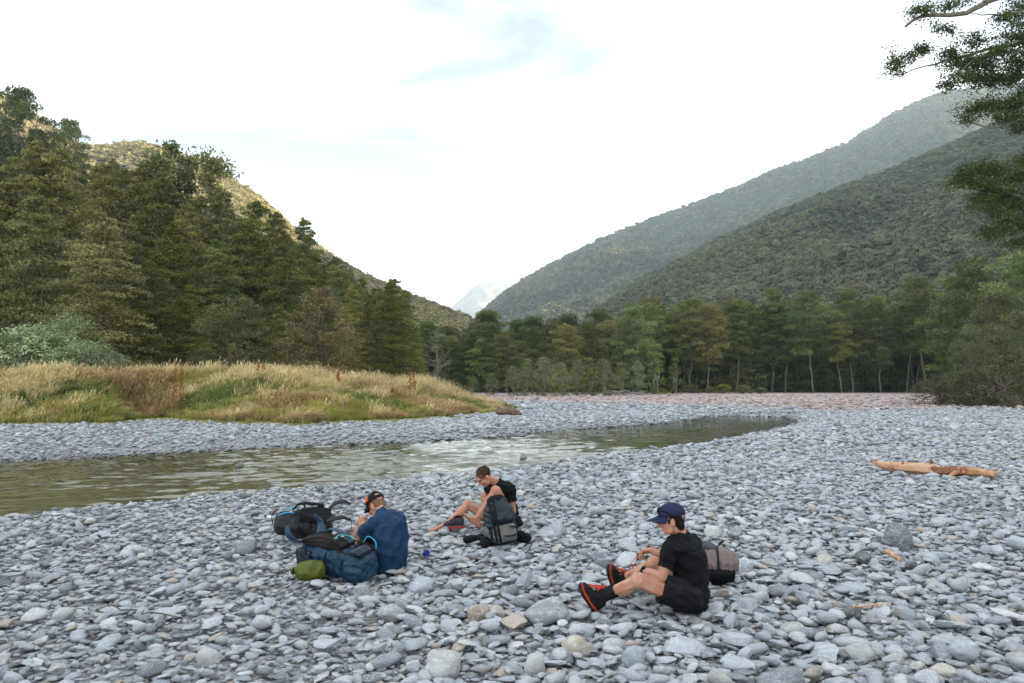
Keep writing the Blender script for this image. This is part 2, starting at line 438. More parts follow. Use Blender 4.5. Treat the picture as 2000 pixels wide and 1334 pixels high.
def hill(name, crest, base, mat, nu=120, nv=40, power=.9, rough=.10, seed=0, back=.5):
    C = spline(crest, nu); B = spline(base, nu)
    v = np.linspace(0, 1.3, nv)[None, :, None]
    vv = np.minimum(v, 1.0)
    P = B[:, None, :] * (1 - v) + C[:, None, :] * v
    z = B[:, None, 2] * (1 - v[..., 0]) + 0
    hgt = (C[:, 2] - B[:, 2])[:, None]
    z = B[:, None, 2] + hgt * vv[..., 0] ** power
    # gullies and spurs that die out at the crest
    g = (fbm(P[..., 0] * .012, P[..., 1] * .012, 4, seed) - .5) * 2
    z = z + g * hgt * rough * 4 * vv[..., 0] * (1 - vv[..., 0])
    z = z - np.maximum(v[..., 0] - 1, 0) * hgt * back
    P[..., 2] = z
    ii = np.arange(nu * nv).reshape(nu, nv)
    q = np.stack([ii[:-1, :-1], ii[1:, :-1], ii[1:, 1:], ii[:-1, 1:]], -1).reshape(-1, 4)
    o = link(name, mesh_np(name, P.reshape(-1, 3), q[:, ::-1].copy(), True, mat), kind='structure')
    return P

def pw(l): return [at(*p) for p in l]
def bs(l): return [np.array([xat(px, Y), Y, z]) for px, Y, z in l]
P_L1 = hill('near_hillside', pw([(-600, 250, 120), (-250, 310, 125), (0, 345, 122), (150, 405, 118), (300, 455, 114), (450, 525, 110), (600, 615, 104), (700, 685, 98), (800, 738, 92)]),
            bs([(-600, 62, 1.2), (-250, 62, 1.2), (0, 62, 1.2), (150, 62, 1.2), (300, 62, 1.2), (450, 64, 1.2), (600, 66, 1.), (700, 68, .8), (800, 72, .4)]), M_HILL, 60, 30, .9, .05, 2)
P_L2 = hill('sunlit_hill', pw([(-700, 20, 430), (-300, 110, 425), (0, 190, 415), (150, 284, 405), (280, 288, 400), (400, 331, 390), (500, 387, 380), (600, 477, 365), (700, 540, 350),
                               (800, 588, 335), (900, 628, 315), (970, 668, 300), (1060, 735, 290)]),
            bs([(-700, 220, 2), (-300, 205, 2), (0, 195, 2), (150, 190, 2), (280, 190, 2), (400, 190, 2), (500, 190, 2), (600, 190, 2), (700, 190, 2), (800, 190, 2), (900, 195, 2), (970, 200, 1), (1030, 210, 0)]),
            M_HILL, 140, 46, .85, .15, 5)
P_R2 = hill('valley_side', pw([(1000, 740, 430), (1060, 690, 470), (1120, 650, 510), (1220, 577, 560), (1350, 503, 600), (1450, 452, 640), (1560, 402, 660), (1700, 350, 690), (1850, 290, 720), (2000, 222, 740)])
            + [np.array(p) for p in [(650, 540, 312), (705, 300, 328), (725, 0, 335), (725, -450, 330)]],  # unseen ridge beyond the frame, shaped to keep the sun off the valley floor
            bs([(1000, 330, 0), (1060, 310, 0), (1120, 290, 1), (1220, 260, 2), (1350, 240, 2), (1450, 225, 2), (1560, 215, 2), (1700, 205, 2), (1850, 190, 2), (2000, 175, 2)])
            + [np.array(p) for p in [(150, 120, 2), (160, 60, 2), (170, -60, 2), (170, -450, 2)]], M_HILL, 200, 60, .95, .14, 8)
P_R1 = hill('mountain_flank', pw([(880, 690, 1450), (945, 612, 1500), (1010, 560, 1550), (1080, 519, 1600), (1200, 459, 1650), (1350, 403, 1700), (1500, 343, 1700), (1650, 282, 1700), (1750, 222, 1650), (1830, 189, 1600),
                                  (1900, 178, 1600), (2000, 165, 1600), (2250, 150, 1550)]),
            bs([(880, 760, 0), (945, 720, 0), (1010, 700, 0), (1080, 700, 0), (1200, 720, 0), (1350, 760, 0), (1500, 800, 0), (1650, 820, 20), (1750, 820, 40), (1830, 830, 40), (1900, 830, 40), (2000, 830, 40), (2250, 830, 40)]),
            M_HILL, 160, 70, .95, .16, 12)
P_M = hill('far_mountain', pw([(700, 700, 3500), (830, 640, 3500), (900, 583, 3500), (930, 556, 3500), (975, 546, 3500), (1030, 541, 3500), (1120, 530, 3500), (1300, 500, 3600)]),
           bs([(700, 2500, 0), (830, 2500, 0), (900, 2500, 0), (930, 2500, 0), (975, 2500, 0), (1030, 2500, 0), (1120, 2500, 0), (1300, 2500, 0)]), M_FELL, 60, 40, 1.0, .09, 15)

# ------------------------------------------------------------------ valley haze
def haze_box():
    x0, x1, y0, y1, z0, z1 = -1800, 2600, -700, 5400, -2.0, 780
    v = [(x, y, z) for x in (x0, x1) for y in (y0, y1) for z in (z0, z1)]
    f = [[0, 1, 3, 2], [4, 6, 7, 5], [0, 4, 5, 1], [2, 3, 7, 6], [0, 2, 6, 4], [1, 5, 7, 3]]
    me = mesh_np('haze', v, f, False)
    m = bpy.data.materials.new('haze'); m.use_nodes = True; m.node_tree.nodes.clear()
    p = m.node_tree.nodes.new('ShaderNodeVolumePrincipled'); p.inputs['Color'].default_value = (.68, .84, 1.0, 1)
    p.inputs['Density'].default_value = HAZE; p.inputs['Anisotropy'].default_value = 0.0
    o = m.node_tree.nodes.new('ShaderNodeOutputMaterial'); m.node_tree.links.new(p.outputs[0], o.inputs['Volume'])
    me.materials.append(m)
    ob = link('haze', me, kind='stuff', label='thin blue haze filling the river valley', category='haze')
HAZE = 0.00017
haze_box()
# ------------------------------------------------------------------ river stones
def rock_mesh(name, seed, sub=2, p=9.0, planes=11, dims=(1, .72, .42), noise_amp=.05, mat=None):
    r_ = np.random.default_rng(seed)
    bm = bmesh.new(); bmesh.ops.create_icosphere(bm, subdivisions=sub, radius=1.0)
    n = np.array([v.co[:] for v in bm.verts]); f = np.array([[v.index for v in fc.verts] for fc in bm.faces]); bm.free()
    n /= np.linalg.norm(n, axis=1)[:, None]
    d = r_.normal(size=(planes, 3)); d /= np.linalg.norm(d, axis=1)[:, None]
    d = np.vstack([d, -d[: planes // 2]]); h = r_.uniform(.62, 1.0, len(d))
    s = np.maximum(n @ d.T, 0) / h
    rad = (np.sum(s ** p, 1) + .25 ** p) ** (-1 / p); rad = np.minimum(rad, 1.5)
    v = n * rad[:, None]
    q = v * 2.3 + seed
    v *= (1 + noise_amp * (np.sin(q[:, 0] * 2.1 + q[:, 1]) * np.cos(q[:, 1] * 1.7 + 2 * q[:, 2]) + .5 * np.sin(q[:, 2] * 4.3 + q[:, 0] * 3)))[:, None]
    v -= (v.max(0) + v.min(0)) / 2; v /= (v.max(0) - v.min(0)); v *= np.array(dims)
    me = mesh_np(name, v, f, True, mat or M_STONE)
    if seed % 2: me.set_sharp_from_angle(angle=R(36))
    return me

STONES = []
for i in range(26):
    rr = np.random.default_rng(100 + i)
    dm = (1, rr.uniform(.55, .88), rr.uniform(.18, .42))
    if i % 7 == 6: dm = (1, rr.uniform(.7, .9), rr.uniform(.5, .7))
    STONES.append(rock_mesh('stone_%02d' % i, 100 + i, 2, rr.uniform(8, 26), rr.integers(8, 15), dm, .055))

def lay(y0, y1, cell, smin, smax, prob, lift, wy=.80, edge=1.8, skew=1.6):
    """jittered grid of stones between two distances: x, y, z, length"""
    ny = int((y1 - y0) / cell); out = []
    for j in range(ny):
        y = y0 + (j + .5) * cell; w = y * wy + edge
        n = int(2 * w / cell); x = -w + (np.arange(n) + .5) * cell
        X = x + rng.uniform(-.5, .5, n) * cell; Y = y + rng.uniform(-.5, .5, n) * cell
        k = rng.random(n) < prob
        out.append(np.stack([X[k], Y[k]], 1))
    xy = np.concatenate(out); n = len(xy)
    L = smin + (smax - smin) * rng.random(n) ** skew
    return np.column_stack([xy, np.full(n, lift), L])

BOULDERS_XY = []          # filled by the boulder list further down: x, y, radius
layers = [lay(2.6, 9, .25, .12, .24, .66, .050), lay(2.6, 9, .8, .24, .34, .33, .05), lay(2.6, 9, .112, .075, .16, .88, .030), lay(2.6, 9, .064, .042, .080, .95, .012), lay(2.6, 9, .14, .07, .13, .5, .050),
          lay(9, 20, .34, .14, .25, .5, .05), lay(9, 20, .145, .085, .17, .92, .026), lay(9, 18, .088, .055, .105, .85, .014),
          lay(20, 44, .46, .18, .32, .55, .04), lay(20, 44, .21, .12, .24, .92, .02), lay(44, 62, .50, .25, .5, .62, .02, .74), lay(62, 95, .9, .3, .6, .4, .0, .74)]
S = np.concatenate(layers)
rs = river_sd(S[:, 0], S[:, 1]); bk = bank_sd(S[:, 0], S[:, 1])
m_ = (bk > -.5 + .8 * rng.random(len(S))) & (rs > -2.2) & ~((rs < -1.0) & (rng.random(len(S)) < .55))
m_ &= ~((rs < -.35) & (S[:, 3] > .17))
S = S[m_]; rs = rs[m_]
S[:, 3] *= np.where(S[:, 0] < -.4 - .1 * S[:, 1], .78, 1.0)                # finer cobbles towards the left
Z = ground_z(S[:, 0], S[:, 1])
IDX = rng.integers(0, len(STONES), len(S))
TH_ = np.array([max(v.co.z for v in me.vertices) - min(v.co.z for v in me.vertices) for me in STONES])[IDX]
PZ = Z + S[:, 3] * TH_ * .5 * rng.uniform(.25, .8, len(S)) + S[:, 2] * rng.uniform(.3, 1.3, len(S))
PZ = np.where(rs < -.3, Z + S[:, 3] * TH_ * .2, PZ)
ROT = np.column_stack([rng.normal(0, .17, len(S)), rng.normal(0, .17, len(S)) - .05, rng.normal(.25, .75, len(S)) + np.pi * rng.integers(0, 2, len(S))])
SCL = S[:, 3:4] * np.column_stack([np.ones(len(S)), rng.uniform(.85, 1.15, len(S)), rng.uniform(.8, 1.35, len(S))])
PTS = np.column_stack([S[:, 0], S[:, 1], PZ])

def stone_keepout(shapes):
    """drop or lower stones that would stick through people, packs, boulders: (x, y, radius, top)"""
    global PTS, ROT, SCL, IDX
    k = np.ones(len(PTS), bool)
    for (x, y, r, top) in shapes:
        d = np.hypot(PTS[:, 0] - x, PTS[:, 1] - y) - SCL[:, 0] * .3
        k &= ~((d < r) & (PTS[:, 2] + SCL[:, 2] * TH_ * .4 > top))
    return k
# ------------------------------------------------------------------ foliage
def mat_leaf(name, dark, light, alt=None, trans=.25, rough=.55, stand=None):
    m = NM(name); r = m.rand()
    t = m.n('ShaderNodeAttribute', attribute_name='tint').outputs['Fac']
    c = m.mix(t, tuple(x * .62 for x in dark), tuple(x * 1.22 for x in light))
    if alt is not None: c = m.mix(m.rng(r, .35, 1, 0, .85), c, m.mix(t, tuple(x * .55 for x in alt), alt))
    if stand is not None:                                  # stands of another species across the slope
        c = m.mix(m.rng(m.noise(.011, m.pos(), 5, .6), .44, .58, 0, .75), c, m.mix(t, tuple(x * .6 for x in stand), stand))
    hs = m.n('ShaderNodeHueSaturation', {'Color': c, 'Value': m.rng(m.math('FRACT', m.math('MULTIPLY', r, 7.7)), 0, 1, .66, 1.22), 'Saturation': m.rng(m.math('FRACT', m.math('MULTIPLY', r, 23.7)), 0, 1, .85, 1.1)})
    p = m.bsdf(hs.outputs[0], rough, .25)
    tr = m.n('ShaderNodeBsdfTranslucent', {'Color': hs.outputs[0]})
    mx = m.n('ShaderNodeMixShader', {0: trans}); m.set(mx, 1, p.outputs[0]); m.set(mx, 2, tr.outputs[0])
    return m.done(mx)

def mat_bark(name, c0, c1, moss=(.10, .11, .03), mf=.4):
    m = NM(name); o = m.coord('Object')
    n = m.noise(5, m.map(o, (1, 1, .25)), 5, .65); n2 = m.noise(1.3, o, 4, .6)
    c = m.mix(m.rng(n, .3, .7), c0, c1); c = m.mix(m.math('MULTIPLY', m.rng(n2, .48, .62), mf), c, moss)
    return m.done(m.bsdf(c, .9, .15, m.bump(n, .7, .05)))

BARK = mat_bark('bark_grey', (.09, .075, .06), (.25, .215, .18))
BARK_PALE = mat_bark('bark_pale', (.16, .14, .12), (.40, .36, .31), mf=.3)
BARK_DARK = mat_bark('bark_mossy', (.05, .042, .034), (.16, .13, .10), mf=.6)
LEAF_DARK = mat_leaf('leaf_dark', (.085, .118, .034), (.225, .250, .062), (.26, .25, .07), .22)
LEAF_OLIVE = mat_leaf('leaf_olive', (.130, .140, .036), (.345, .325, .088), (.22, .23, .06), .22)
LEAF_BROWN = mat_leaf('leaf_brown', (.145, .122, .052), (.31, .255, .115), None, .22)
LEAF_BEECH = mat_leaf('leaf_beech', (0.082, 0.133, 0.046), (0.218, 0.268, 0.074), (0.292, 0.251, 0.089), .22)
LEAF_PALE = mat_leaf('leaf_pale', (0.138, 0.161, 0.069), (0.299, 0.316, 0.138), (0.253, 0.265, 0.127), .22)
LEAF_SHRUB = mat_leaf('leaf_shrub', (.13, .20, .06), (.48, .56, .30), None, .25, .4)
LEAF_GREY = mat_leaf('leaf_grey_olive', (.070, .092, .034), (.185, .205, .075), (.17, .15, .075), .3)
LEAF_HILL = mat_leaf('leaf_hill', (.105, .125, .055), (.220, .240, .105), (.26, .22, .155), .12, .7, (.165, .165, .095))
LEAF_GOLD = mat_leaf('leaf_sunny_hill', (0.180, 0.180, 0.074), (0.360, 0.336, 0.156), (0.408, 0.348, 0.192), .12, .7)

def leaf_quads(c, L, r_, up=.75, asp=.5, outward=None):
    n = len(c)
    nn = r_.normal(size=(n, 3)) * (1 - up) + np.array([0, 0, up])
    if outward is not None: nn = nn * .55 + outward
    nn /= np.linalg.norm(nn, axis=1)[:, None] + 1e-9
    u = np.cross(nn, r_.normal(size=(n, 3))); u /= np.linalg.norm(u, axis=1)[:, None] + 1e-9
    w = np.cross(nn, u); l = (L * r_.uniform(.6, 1.35, n))[:, None] / 2
    V = np.stack([c - u * l, c + w * l * asp, c + u * l, c - w * l * asp], 1).reshape(-1, 3)
    return V, np.arange(4 * n).reshape(n, 4), np.repeat(r_.random(n), 4)

def crown_mesh(name, pts, L, r_, mat, up=.75, asp=.5, ctint=None, out=None):
    v, f, t = leaf_quads(pts, L, r_, up, asp, out)
    if ctint is not None: t = np.clip(.45 * t + .55 * np.repeat(ctint, 4), 0, 1)
    return mesh_np(name, v, f, False, mat, {'tint': t})

def pad(c, rx, ry, rz, n, r_):
    """flattened spray of leaves, denser at the rim and top"""
    a = r_.uniform(0, 2 * np.pi, n); q = np.sqrt(r_.random(n)); q = np.where(r_.random(n) < .4, .6 + .4 * q, q)
    z = r_.normal(0, .45, n)
    z = z * rz + (1 - q ** 2) * rz * .8
    return np.stack([c[0] + rx * q * np.cos(a), c[1] + ry * q * np.sin(a), c[2] + z], 1)

def wavy(p0, p1, r_, n=6, amp=.06):
    t = np.linspace(0, 1, n)[:, None]; p = p0 * (1 - t) + p1 * t
    L = np.linalg.norm(p1 - p0); d = r_.normal(0, amp * L, (n, 3)); d[0] = 0; d[-1] = 0
    return p + d

def cone_tree(seed, H=14.0, Rr=3.8, low=.05, nb=112, lp=290, mat=LEAF_DARK, bark=BARK_DARK, shape=.62, leaf=.20, fork=0):
    r_ = np.random.default_rng(seed); g = Geo(); P = []; T = []
    tr = wavy(np.array([0, 0, -.4]), np.array([r_.normal(0, .4), r_.normal(0, .4), H * .97]), r_, 9, .012)
    g.tube(tr, np.linspace(.012 * H, .02, 9), 7)
    for i in range(nb):
        t = (i + r_.random()) / nb; h = H * (low + (1 - low) * t ** .92)
        rr = Rr * (1 - (h / H) ** 1.6) ** shape * r_.uniform(.55, 1.18) + .25
        a = i * 2.399 + r_.normal(0, .4); c = tr[min(8, int(h / H * 8))]
        b0 = np.array([np.interp(h, tr[:, 2], tr[:, 0]), np.interp(h, tr[:, 2], tr[:, 1]), h])
        dr = np.array([math.cos(a), math.sin(a), 0])
        e = b0 + dr * rr + np.array([0, 0, r_.normal(-.04, .12) * rr + .1])
        m1 = (b0 + e) / 2 + np.array([0, 0, .10 * rr])
        bp = spline([b0, m1, e], 6); g.tube(bp, np.linspace(.018 + rr * .010, .008, 6), 4, False)
        n = int(lp * (.35 + .65 * rr / Rr)); s = r_.uniform(.04, 1.05, n) ** .75
        q = np.stack([np.interp(s, np.linspace(0, 1, 6), bp[:, k]) for k in range(3)], 1)
        side = np.array([-dr[1], dr[0], 0]); wd = .36 * rr * (1.2 - .6 * s) + .14
        q = q + side * (r_.normal(0, .55, n) * wd)[:, None] + np.array([0, 0, 1]) * r_.normal(0, .07 + .012 * rr, n)[:, None]
        P.append(q); T.append(np.full(n, r_.random()))
    P = np.concatenate(P); T = np.concatenate(T)
    return g.mesh('trunk', bark), crown_mesh('crown', P, leaf, r_, mat, .42, .5, T), H

def beech_tree(seed, H=20.0, bare=.38, Rr=4.8, npad=44, lp=480, mat=LEAF_BEECH, bark=BARK, leaf=.30, lean=.04, fl=.25):
    r_ = np.random.default_rng(seed); g = Geo(); P = []; T = []
    top = np.array([r_.normal(0, lean) * H, r_.normal(0, lean) * H, H * .62])
    tr = wavy(np.array([0, 0, -.5]), top, r_, 8, .010); tr[:, 2] = np.linspace(-.5, H * .62, 8)
    rb = .0115 * H
    g.tube(tr, np.linspace(rb, rb * .5, 8), 8)
    g.tube(np.array([[0, 0, -.5], [0, 0, .35]]), [rb * 1.7, rb * 1.0], 8)
    nl = r_.integers(5, 8); limbs = []
    for i in range(nl):
        h = H * r_.uniform(bare, .62); b0 = np.array([np.interp(h, tr[:, 2], tr[:, 0]), np.interp(h, tr[:, 2], tr[:, 1]), h])
        a = i * 2.4 + r_.normal(0, .4); q = r_.uniform(.35, .85)
        e = np.array([math.cos(a) * Rr * q, math.sin(a) * Rr * q, H * r_.uniform(.66, .92)]) + np.array([tr[-1][0], tr[-1][1], 0]) * .6
        lb = spline([b0, b0 * .55 + e * .45 + np.array([math.cos(a), math.sin(a), -.3]) * Rr * .12, e], 7); lb = lb + r_.normal(0, .12, lb.shape) * np.array([1, 1, .5])
        lb[0] = b0; limbs.append(lb); g.tube(lb, np.linspace(rb * .52, rb * .12, 7), 6)
    e = np.array([top[0], top[1], H * .93]); lb = wavy(top, e, r_, 7, .05); limbs.append(lb); g.tube(lb, np.linspace(rb * .5, rb * .12, 7), 6)
    for i in range(npad):
        u = r_.random(); h = H * (bare * .9 + (1 - bare * .9) * (i + u) / npad)
        t = (h / H - bare * .9) / (1 - bare * .9)
        env = Rr * (math.sin(math.pi * min(1, .16 + .80 * t)) ** .7)
        a = i * 2.399 + r_.normal(0, .5); q = r_.uniform(.35, 1.0) if t < .8 else r_.uniform(.0, .8)
        c = np.array([math.cos(a) * env * q, math.sin(a) * env * q, h - .3]) + np.array([top[0], top[1], 0]) * min(1, t + .3)
        lb = limbs[r_.integers(0, len(limbs))]; k = r_.integers(2, 7); b0 = lb[k]
        if np.linalg.norm(c - b0) < Rr * 1.3:
            g.tube(wavy(b0, c - np.array([0, 0, .15]), r_, 5, .05), np.linspace(rb * .13, .012, 5), 4, False)
        s = r_.uniform(.75, 1.3) * Rr * .36
        n = int(lp * r_.uniform(.7, 1.25)); P.append(pad(c, s, s * r_.uniform(.7, 1.1), s * fl, n, r_)); T.append(np.full(n, r_.random()))
    P = np.concatenate(P); T = np.concatenate(T)
    return g.mesh('trunk', bark), crown_mesh('crown', P, leaf, r_, mat, .45, .55, T), H

def round_tree(seed, H=8.0, Rr=3.2, ncl=150, lp=85, mat=LEAF_OLIVE, bark=BARK_DARK, leaf=.2, low=.04, clump=.5, top=.55):
    r_ = np.random.default_rng(seed); g = Geo(); P = []; T = []
    for s in range(4):
        a = r_.uniform(0, 6.28); e = np.array([math.cos(a) * Rr * .35, math.sin(a) * Rr * .35, H * r_.uniform(.6, .85)])
        g.tube(wavy(np.array([0, 0, -.3]), e, r_, 7, .04), np.linspace(.09, .02, 7), 6)
    for i in range(ncl):
        t = r_.random(); h = H * (low + (1 - low) * t)
        env = Rr * (math.sin(math.pi * (.22 + .76 * t)) ** top) if t > .2 else Rr * (.72 + .9 * t)
        a = r_.uniform(0, 6.28); q = r_.uniform(.62, 1.0)
        c = np.array([math.cos(a) * env * q, math.sin(a) * env * q, h])
        if i % 3 == 0: g.tube(wavy(np.array([0, 0, h * .55]), c, r_, 4, .06), np.linspace(.03, .008, 4), 4, False)
        n = int(lp * r_.uniform(.6, 1.3)); s = clump * r_.uniform(.7, 1.3)
        o = r_.normal(size=(n, 3)) * np.array([s, s, s * .62]) * .55
        P.append(c + o); T.append(np.full(n, r_.random()))
    P = np.concatenate(P); T = np.concatenate(T)
    return g.mesh('trunk', bark), crown_mesh('crown', P, leaf, r_, mat, .5, .45, T), H

def emergent_tree(seed, H=15.0, mat=LEAF_DARK, bark=BARK_PALE, lp=260):
    r_ = np.random.default_rng(seed); g = Geo(); P = []; T = []
    tr = wavy(np.array([0, 0, -.4]), np.array([r_.normal(0, .5), r_.normal(0, .5), H * .96]), r_, 9, .014)
    g.tube(tr, np.linspace(.2, .03, 9), 6)
    for i in range(26):
        t = i / 26.0; h = H * (.32 + .66 * t); b0 = np.array([np.interp(h, tr[:, 2], tr[:, 0]), np.interp(h, tr[:, 2], tr[:, 1]), h])
        a = i * 2.4 + r_.normal(0, .5); rr = r_.uniform(.5, 1.3) * (1.2 - .6 * t)
        e = b0 + np.array([math.cos(a) * rr, math.sin(a) * rr, rr * r_.uniform(.4, 1.1)])
        g.tube(wavy(b0, e, r_, 4, .05), np.linspace(.04, .012, 4), 4, False)
        if t > .52 or i % 5 == 0:
            n = int(lp * r_.uniform(.6, 1.2)); s = r_.uniform(.65, 1.0)
            P.append(e + r_.normal(size=(n, 3)) * np.array([s, s, s * .8]) * .40); T.append(np.full(n, r_.random()))
    P = np.concatenate(P); T = np.concatenate(T)
    return g.mesh('trunk', bark), crown_mesh('crown', P, .27, r_, mat, .45, .45, T), H

def bare_tree(seed, H=7.0, bark=BARK_PALE):
    r_ = np.random.default_rng(seed); g = Geo()
    tr = wavy(np.array([0, 0, -.3]), np.array([.2, 0, H]), r_, 8, .02); g.tube(tr, np.linspace(.11, .02, 8), 6)
    g2 = Geo()
    for i in range(34):
        h = H * r_.uniform(.12, .95); b0 = np.array([np.interp(h, tr[:, 2], tr[:, 0]), np.interp(h, tr[:, 2], tr[:, 1]), h]); a = i * 2.4
        rr = (1 - h / H) * 1.9 + .5; e = b0 + np.array([math.cos(a) * rr, math.sin(a) * rr, rr * r_.uniform(.2, .8)])
        b = wavy(b0, e, r_, 6, .06); g2.tube(b, np.linspace(.035, .012, 6), 4, False)
        for k in range(5):
            p = b[r_.integers(2, 6)]; g2.tube(wavy(p, p + r_.normal(0, .35, 3) + np.array([0, 0, .25]), r_, 3, .05), [.014, .012, .008], 3, False)
    return g.mesh('trunk', bark), g2.mesh('crown', bark), H

PROTO = {
    'cone_a': cone_tree(1), 'cone_b': cone_tree(2, Rr=3.5, nb=115, mat=LEAF_OLIVE), 'cone_c': cone_tree(3, Rr=4.1, nb=110, mat=LEAF_DARK, low=.12),
    'cone_d': cone_tree(4, H=14, Rr=3.8, nb=125, lp=270, mat=LEAF_OLIVE, leaf=.19), 'cone_e': cone_tree(5, H=15, Rr=3.5, nb=100, low=.14, mat=LEAF_DARK, bark=BARK_PALE),
    'cone_f': cone_tree(6, H=15, Rr=3.6, nb=105, low=.12, mat=LEAF_OLIVE, bark=BARK_PALE),
    'round_a': round_tree(7), 'round_b': round_tree(8, mat=LEAF_BROWN, top=.75, ncl=170, lp=75),
    'beech_a': beech_tree(10), 'beech_b': beech_tree(11, Rr=5.2, bare=.42, lean=.05), 'beech_c': beech_tree(12, Rr=4.0, bare=.30, npad=44), 'beech_d': beech_tree(13, Rr=5.0, bare=.45, bark=BARK, lean=.03),
    'beech_e': beech_tree(14, H=18, Rr=5.6, bare=.12, npad=48, lp=440, bark=BARK_DARK, lean=.03), 'beech_f': beech_tree(15, H=18, Rr=5.2, bare=.10, npad=50, lp=440, bark=BARK_DARK, lean=.03, mat=LEAF_BEECH),
    'emerg_a': emergent_tree(20), 'emerg_b': emergent_tree(21), 'sap_a': round_tree(25, H=6, Rr=1.5, ncl=70, lp=60, mat=LEAF_PALE, leaf=.19, clump=.45, top=1.0, bark=BARK_PALE),
    'sap_b': round_tree(26, H=6, Rr=1.9, ncl=85, lp=60, mat=LEAF_PALE, leaf=.19, clump=.45, top=.8, bark=BARK_PALE),
    'sap_c': round_tree(27, H=6, Rr=1.2, ncl=60, lp=60, mat=LEAF_BEECH, leaf=.19, clump=.4, top=1.0, bark=BARK_PALE),
    'bush_a': round_tree(28, H=2.4, Rr=1.8, ncl=60, lp=75, mat=LEAF_OLIVE, leaf=.13, clump=.42), 'bush_b': round_tree(29, H=3.2, Rr=2.2, ncl=80, lp=80, mat=LEAF_SHRUB, leaf=.15, clump=.42, top=.6),
    'bare': bare_tree(30), 'grey_a': round_tree(31, mat=LEAF_GREY, bark=BARK), 'grey_b': round_tree(32, mat=LEAF_GREY, top=.75, ncl=170, lp=75, bark=BARK), 'grey_bush': round_tree(33, H=2.4, Rr=1.8, ncl=60, lp=75, mat=LEAF_GREY, leaf=.13, clump=.42, bark=BARK),
}

def tree(kind, name, label, cat, px, top_py, Y, z0, wf=1.0, rz=None, group=None):
    tm, cm, H = PROTO[kind]; ztop = at(px, top_py, Y)[2]; s = max(.2, (ztop - z0) / H)
    e = thing(name, label, cat, (xat(px, Y), Y, z0), group)
    e.rotation_euler = (0, 0, random.uniform(0, 6.28) if rz is None else rz)
    for nm, me in (('trunk', tm), ('crown', cm)):
        o = link(nm, me, e); o.scale = (s * wf, s * wf, s)
    return e

def hz(P, x, y):
    """height of a hill grid near a point"""
    d = (P[..., 0] - x) ** 2 + (P[..., 1] - y) ** 2; i = np.unravel_index(np.argmin(d), d.shape); return float(P[i][2])

# -- left: the wood behind the grass bank (x, top row, distance, kind, width factor, label)
G_L = 'trees of the wood behind the grass bank'
LEFT = [
    (-70, 330, 50, 'cone_a', 1.1, 'dark green conifer-shaped tree cut by the left picture edge behind the flowering shrubs'),
    (22, 360, 49, 'cone_b', 1.15, 'olive tiered tree at the far left rising above the pale flowering shrubs'),
    (98, 395, 47, 'cone_c', 1.0, 'dark layered tree just left of the broad yellow-olive cone tree'),
    (196, 418, 44, 'cone_d', 1.12, 'broad yellow-olive cone-shaped tree at the end of the flowering shrubs'),
    (300, 500, 47, 'cone_a', .95, 'dark green cone tree between the yellow-olive cone and the rounded olive tree'),
    (372, 560, 49, 'cone_c', .9, 'shaded low tree directly left of the rounded olive tree'),
    (460, 582, 43, 'round_a', 1.12, 'rounded olive-green dome tree standing low behind the grass crest'),
    (548, 598, 47, 'cone_a', .85, 'dark narrow tree squeezed between the rounded olive and the rounded brown tree'),
    (624, 566, 43, 'round_b', 1.0, 'rounded brownish twiggy tree right of the olive dome tree'),
    (684, 560, 48, 'cone_d', .8, 'olive cone tree touching the right side of the brownish rounded tree'),
    (768, 550, 50, 'cone_c', 1.05, 'big dark green tree ending the wood on the right above the grass tip'),
    (735, 600, 55, 'cone_a', .8, 'shaded tree half hidden behind the last big dark tree of the wood'),
    (812, 640, 58, 'cone_b', .8, 'small olive tree at the right foot of the last big dark tree'),
    (45, 285, 62, 'cone_e', 1.0, 'tall dark tree high on the left below the ridge tree'),
    (120, 300, 63, 'cone_f', 1.0, 'tall olive tree with a pale trunk in the upper left of the wood'),
    (180, 318, 61, 'cone_e', .95, 'tall dark tree above the tip of the yellow-olive cone tree'),
    (245, 330, 62, 'cone_f', .95, 'tall olive tree with pale stem left of the emergent group'),
    (300, 345, 60, 'cone_e', .9, 'dark tall tree under the leftmost tufted emergent'),
    (372, 400, 58, 'cone_f', .9, 'tree with many pale bare branches below the tufted emergents'),
    (440, 372, 60, 'cone_e', .9, 'dark tall tree right of the tufted emergents'),
    (490, 398, 60, 'cone_a', .8, 'green pointed tree on the descending edge of the wood against the golden hill'),
    (535, 415, 61, 'cone_f', .9, 'olive tall tree in the middle of the descending edge of the wood'),
    (600, 428, 60, 'cone_e', .75, 'slim spire tree sticking out above the descending edge of the wood'),
    (655, 505, 61, 'cone_a', .85, 'dark tree right of the slim spire tree'),
    (570, 480, 56, 'cone_c', .85, 'broad dark tree below the slim spire tree'),
    (420, 470, 54, 'cone_a', .9, 'dark tree above the rounded olive dome tree'),
    (330, 440, 54, 'cone_c', .9, 'dark tree above and left of the rounded olive dome tree'),
    (250, 440, 53, 'cone_b', .9, 'olive tree overlapping the right flank of the broad yellow-olive cone'),
]
for (px, ty, Y, kd, wf, lb) in LEFT:
    x = xat(px, Y); z = max(float(bank_z(np.array([x]), np.array([float(Y)]))[0]), 0.0)
    if Y > 60: z = max(z, hz(P_L1, x, Y) - .3)
    tree(kd, 'wood_tree', lb, 'tree', px, ty, Y, z - .2, wf, None, G_L)
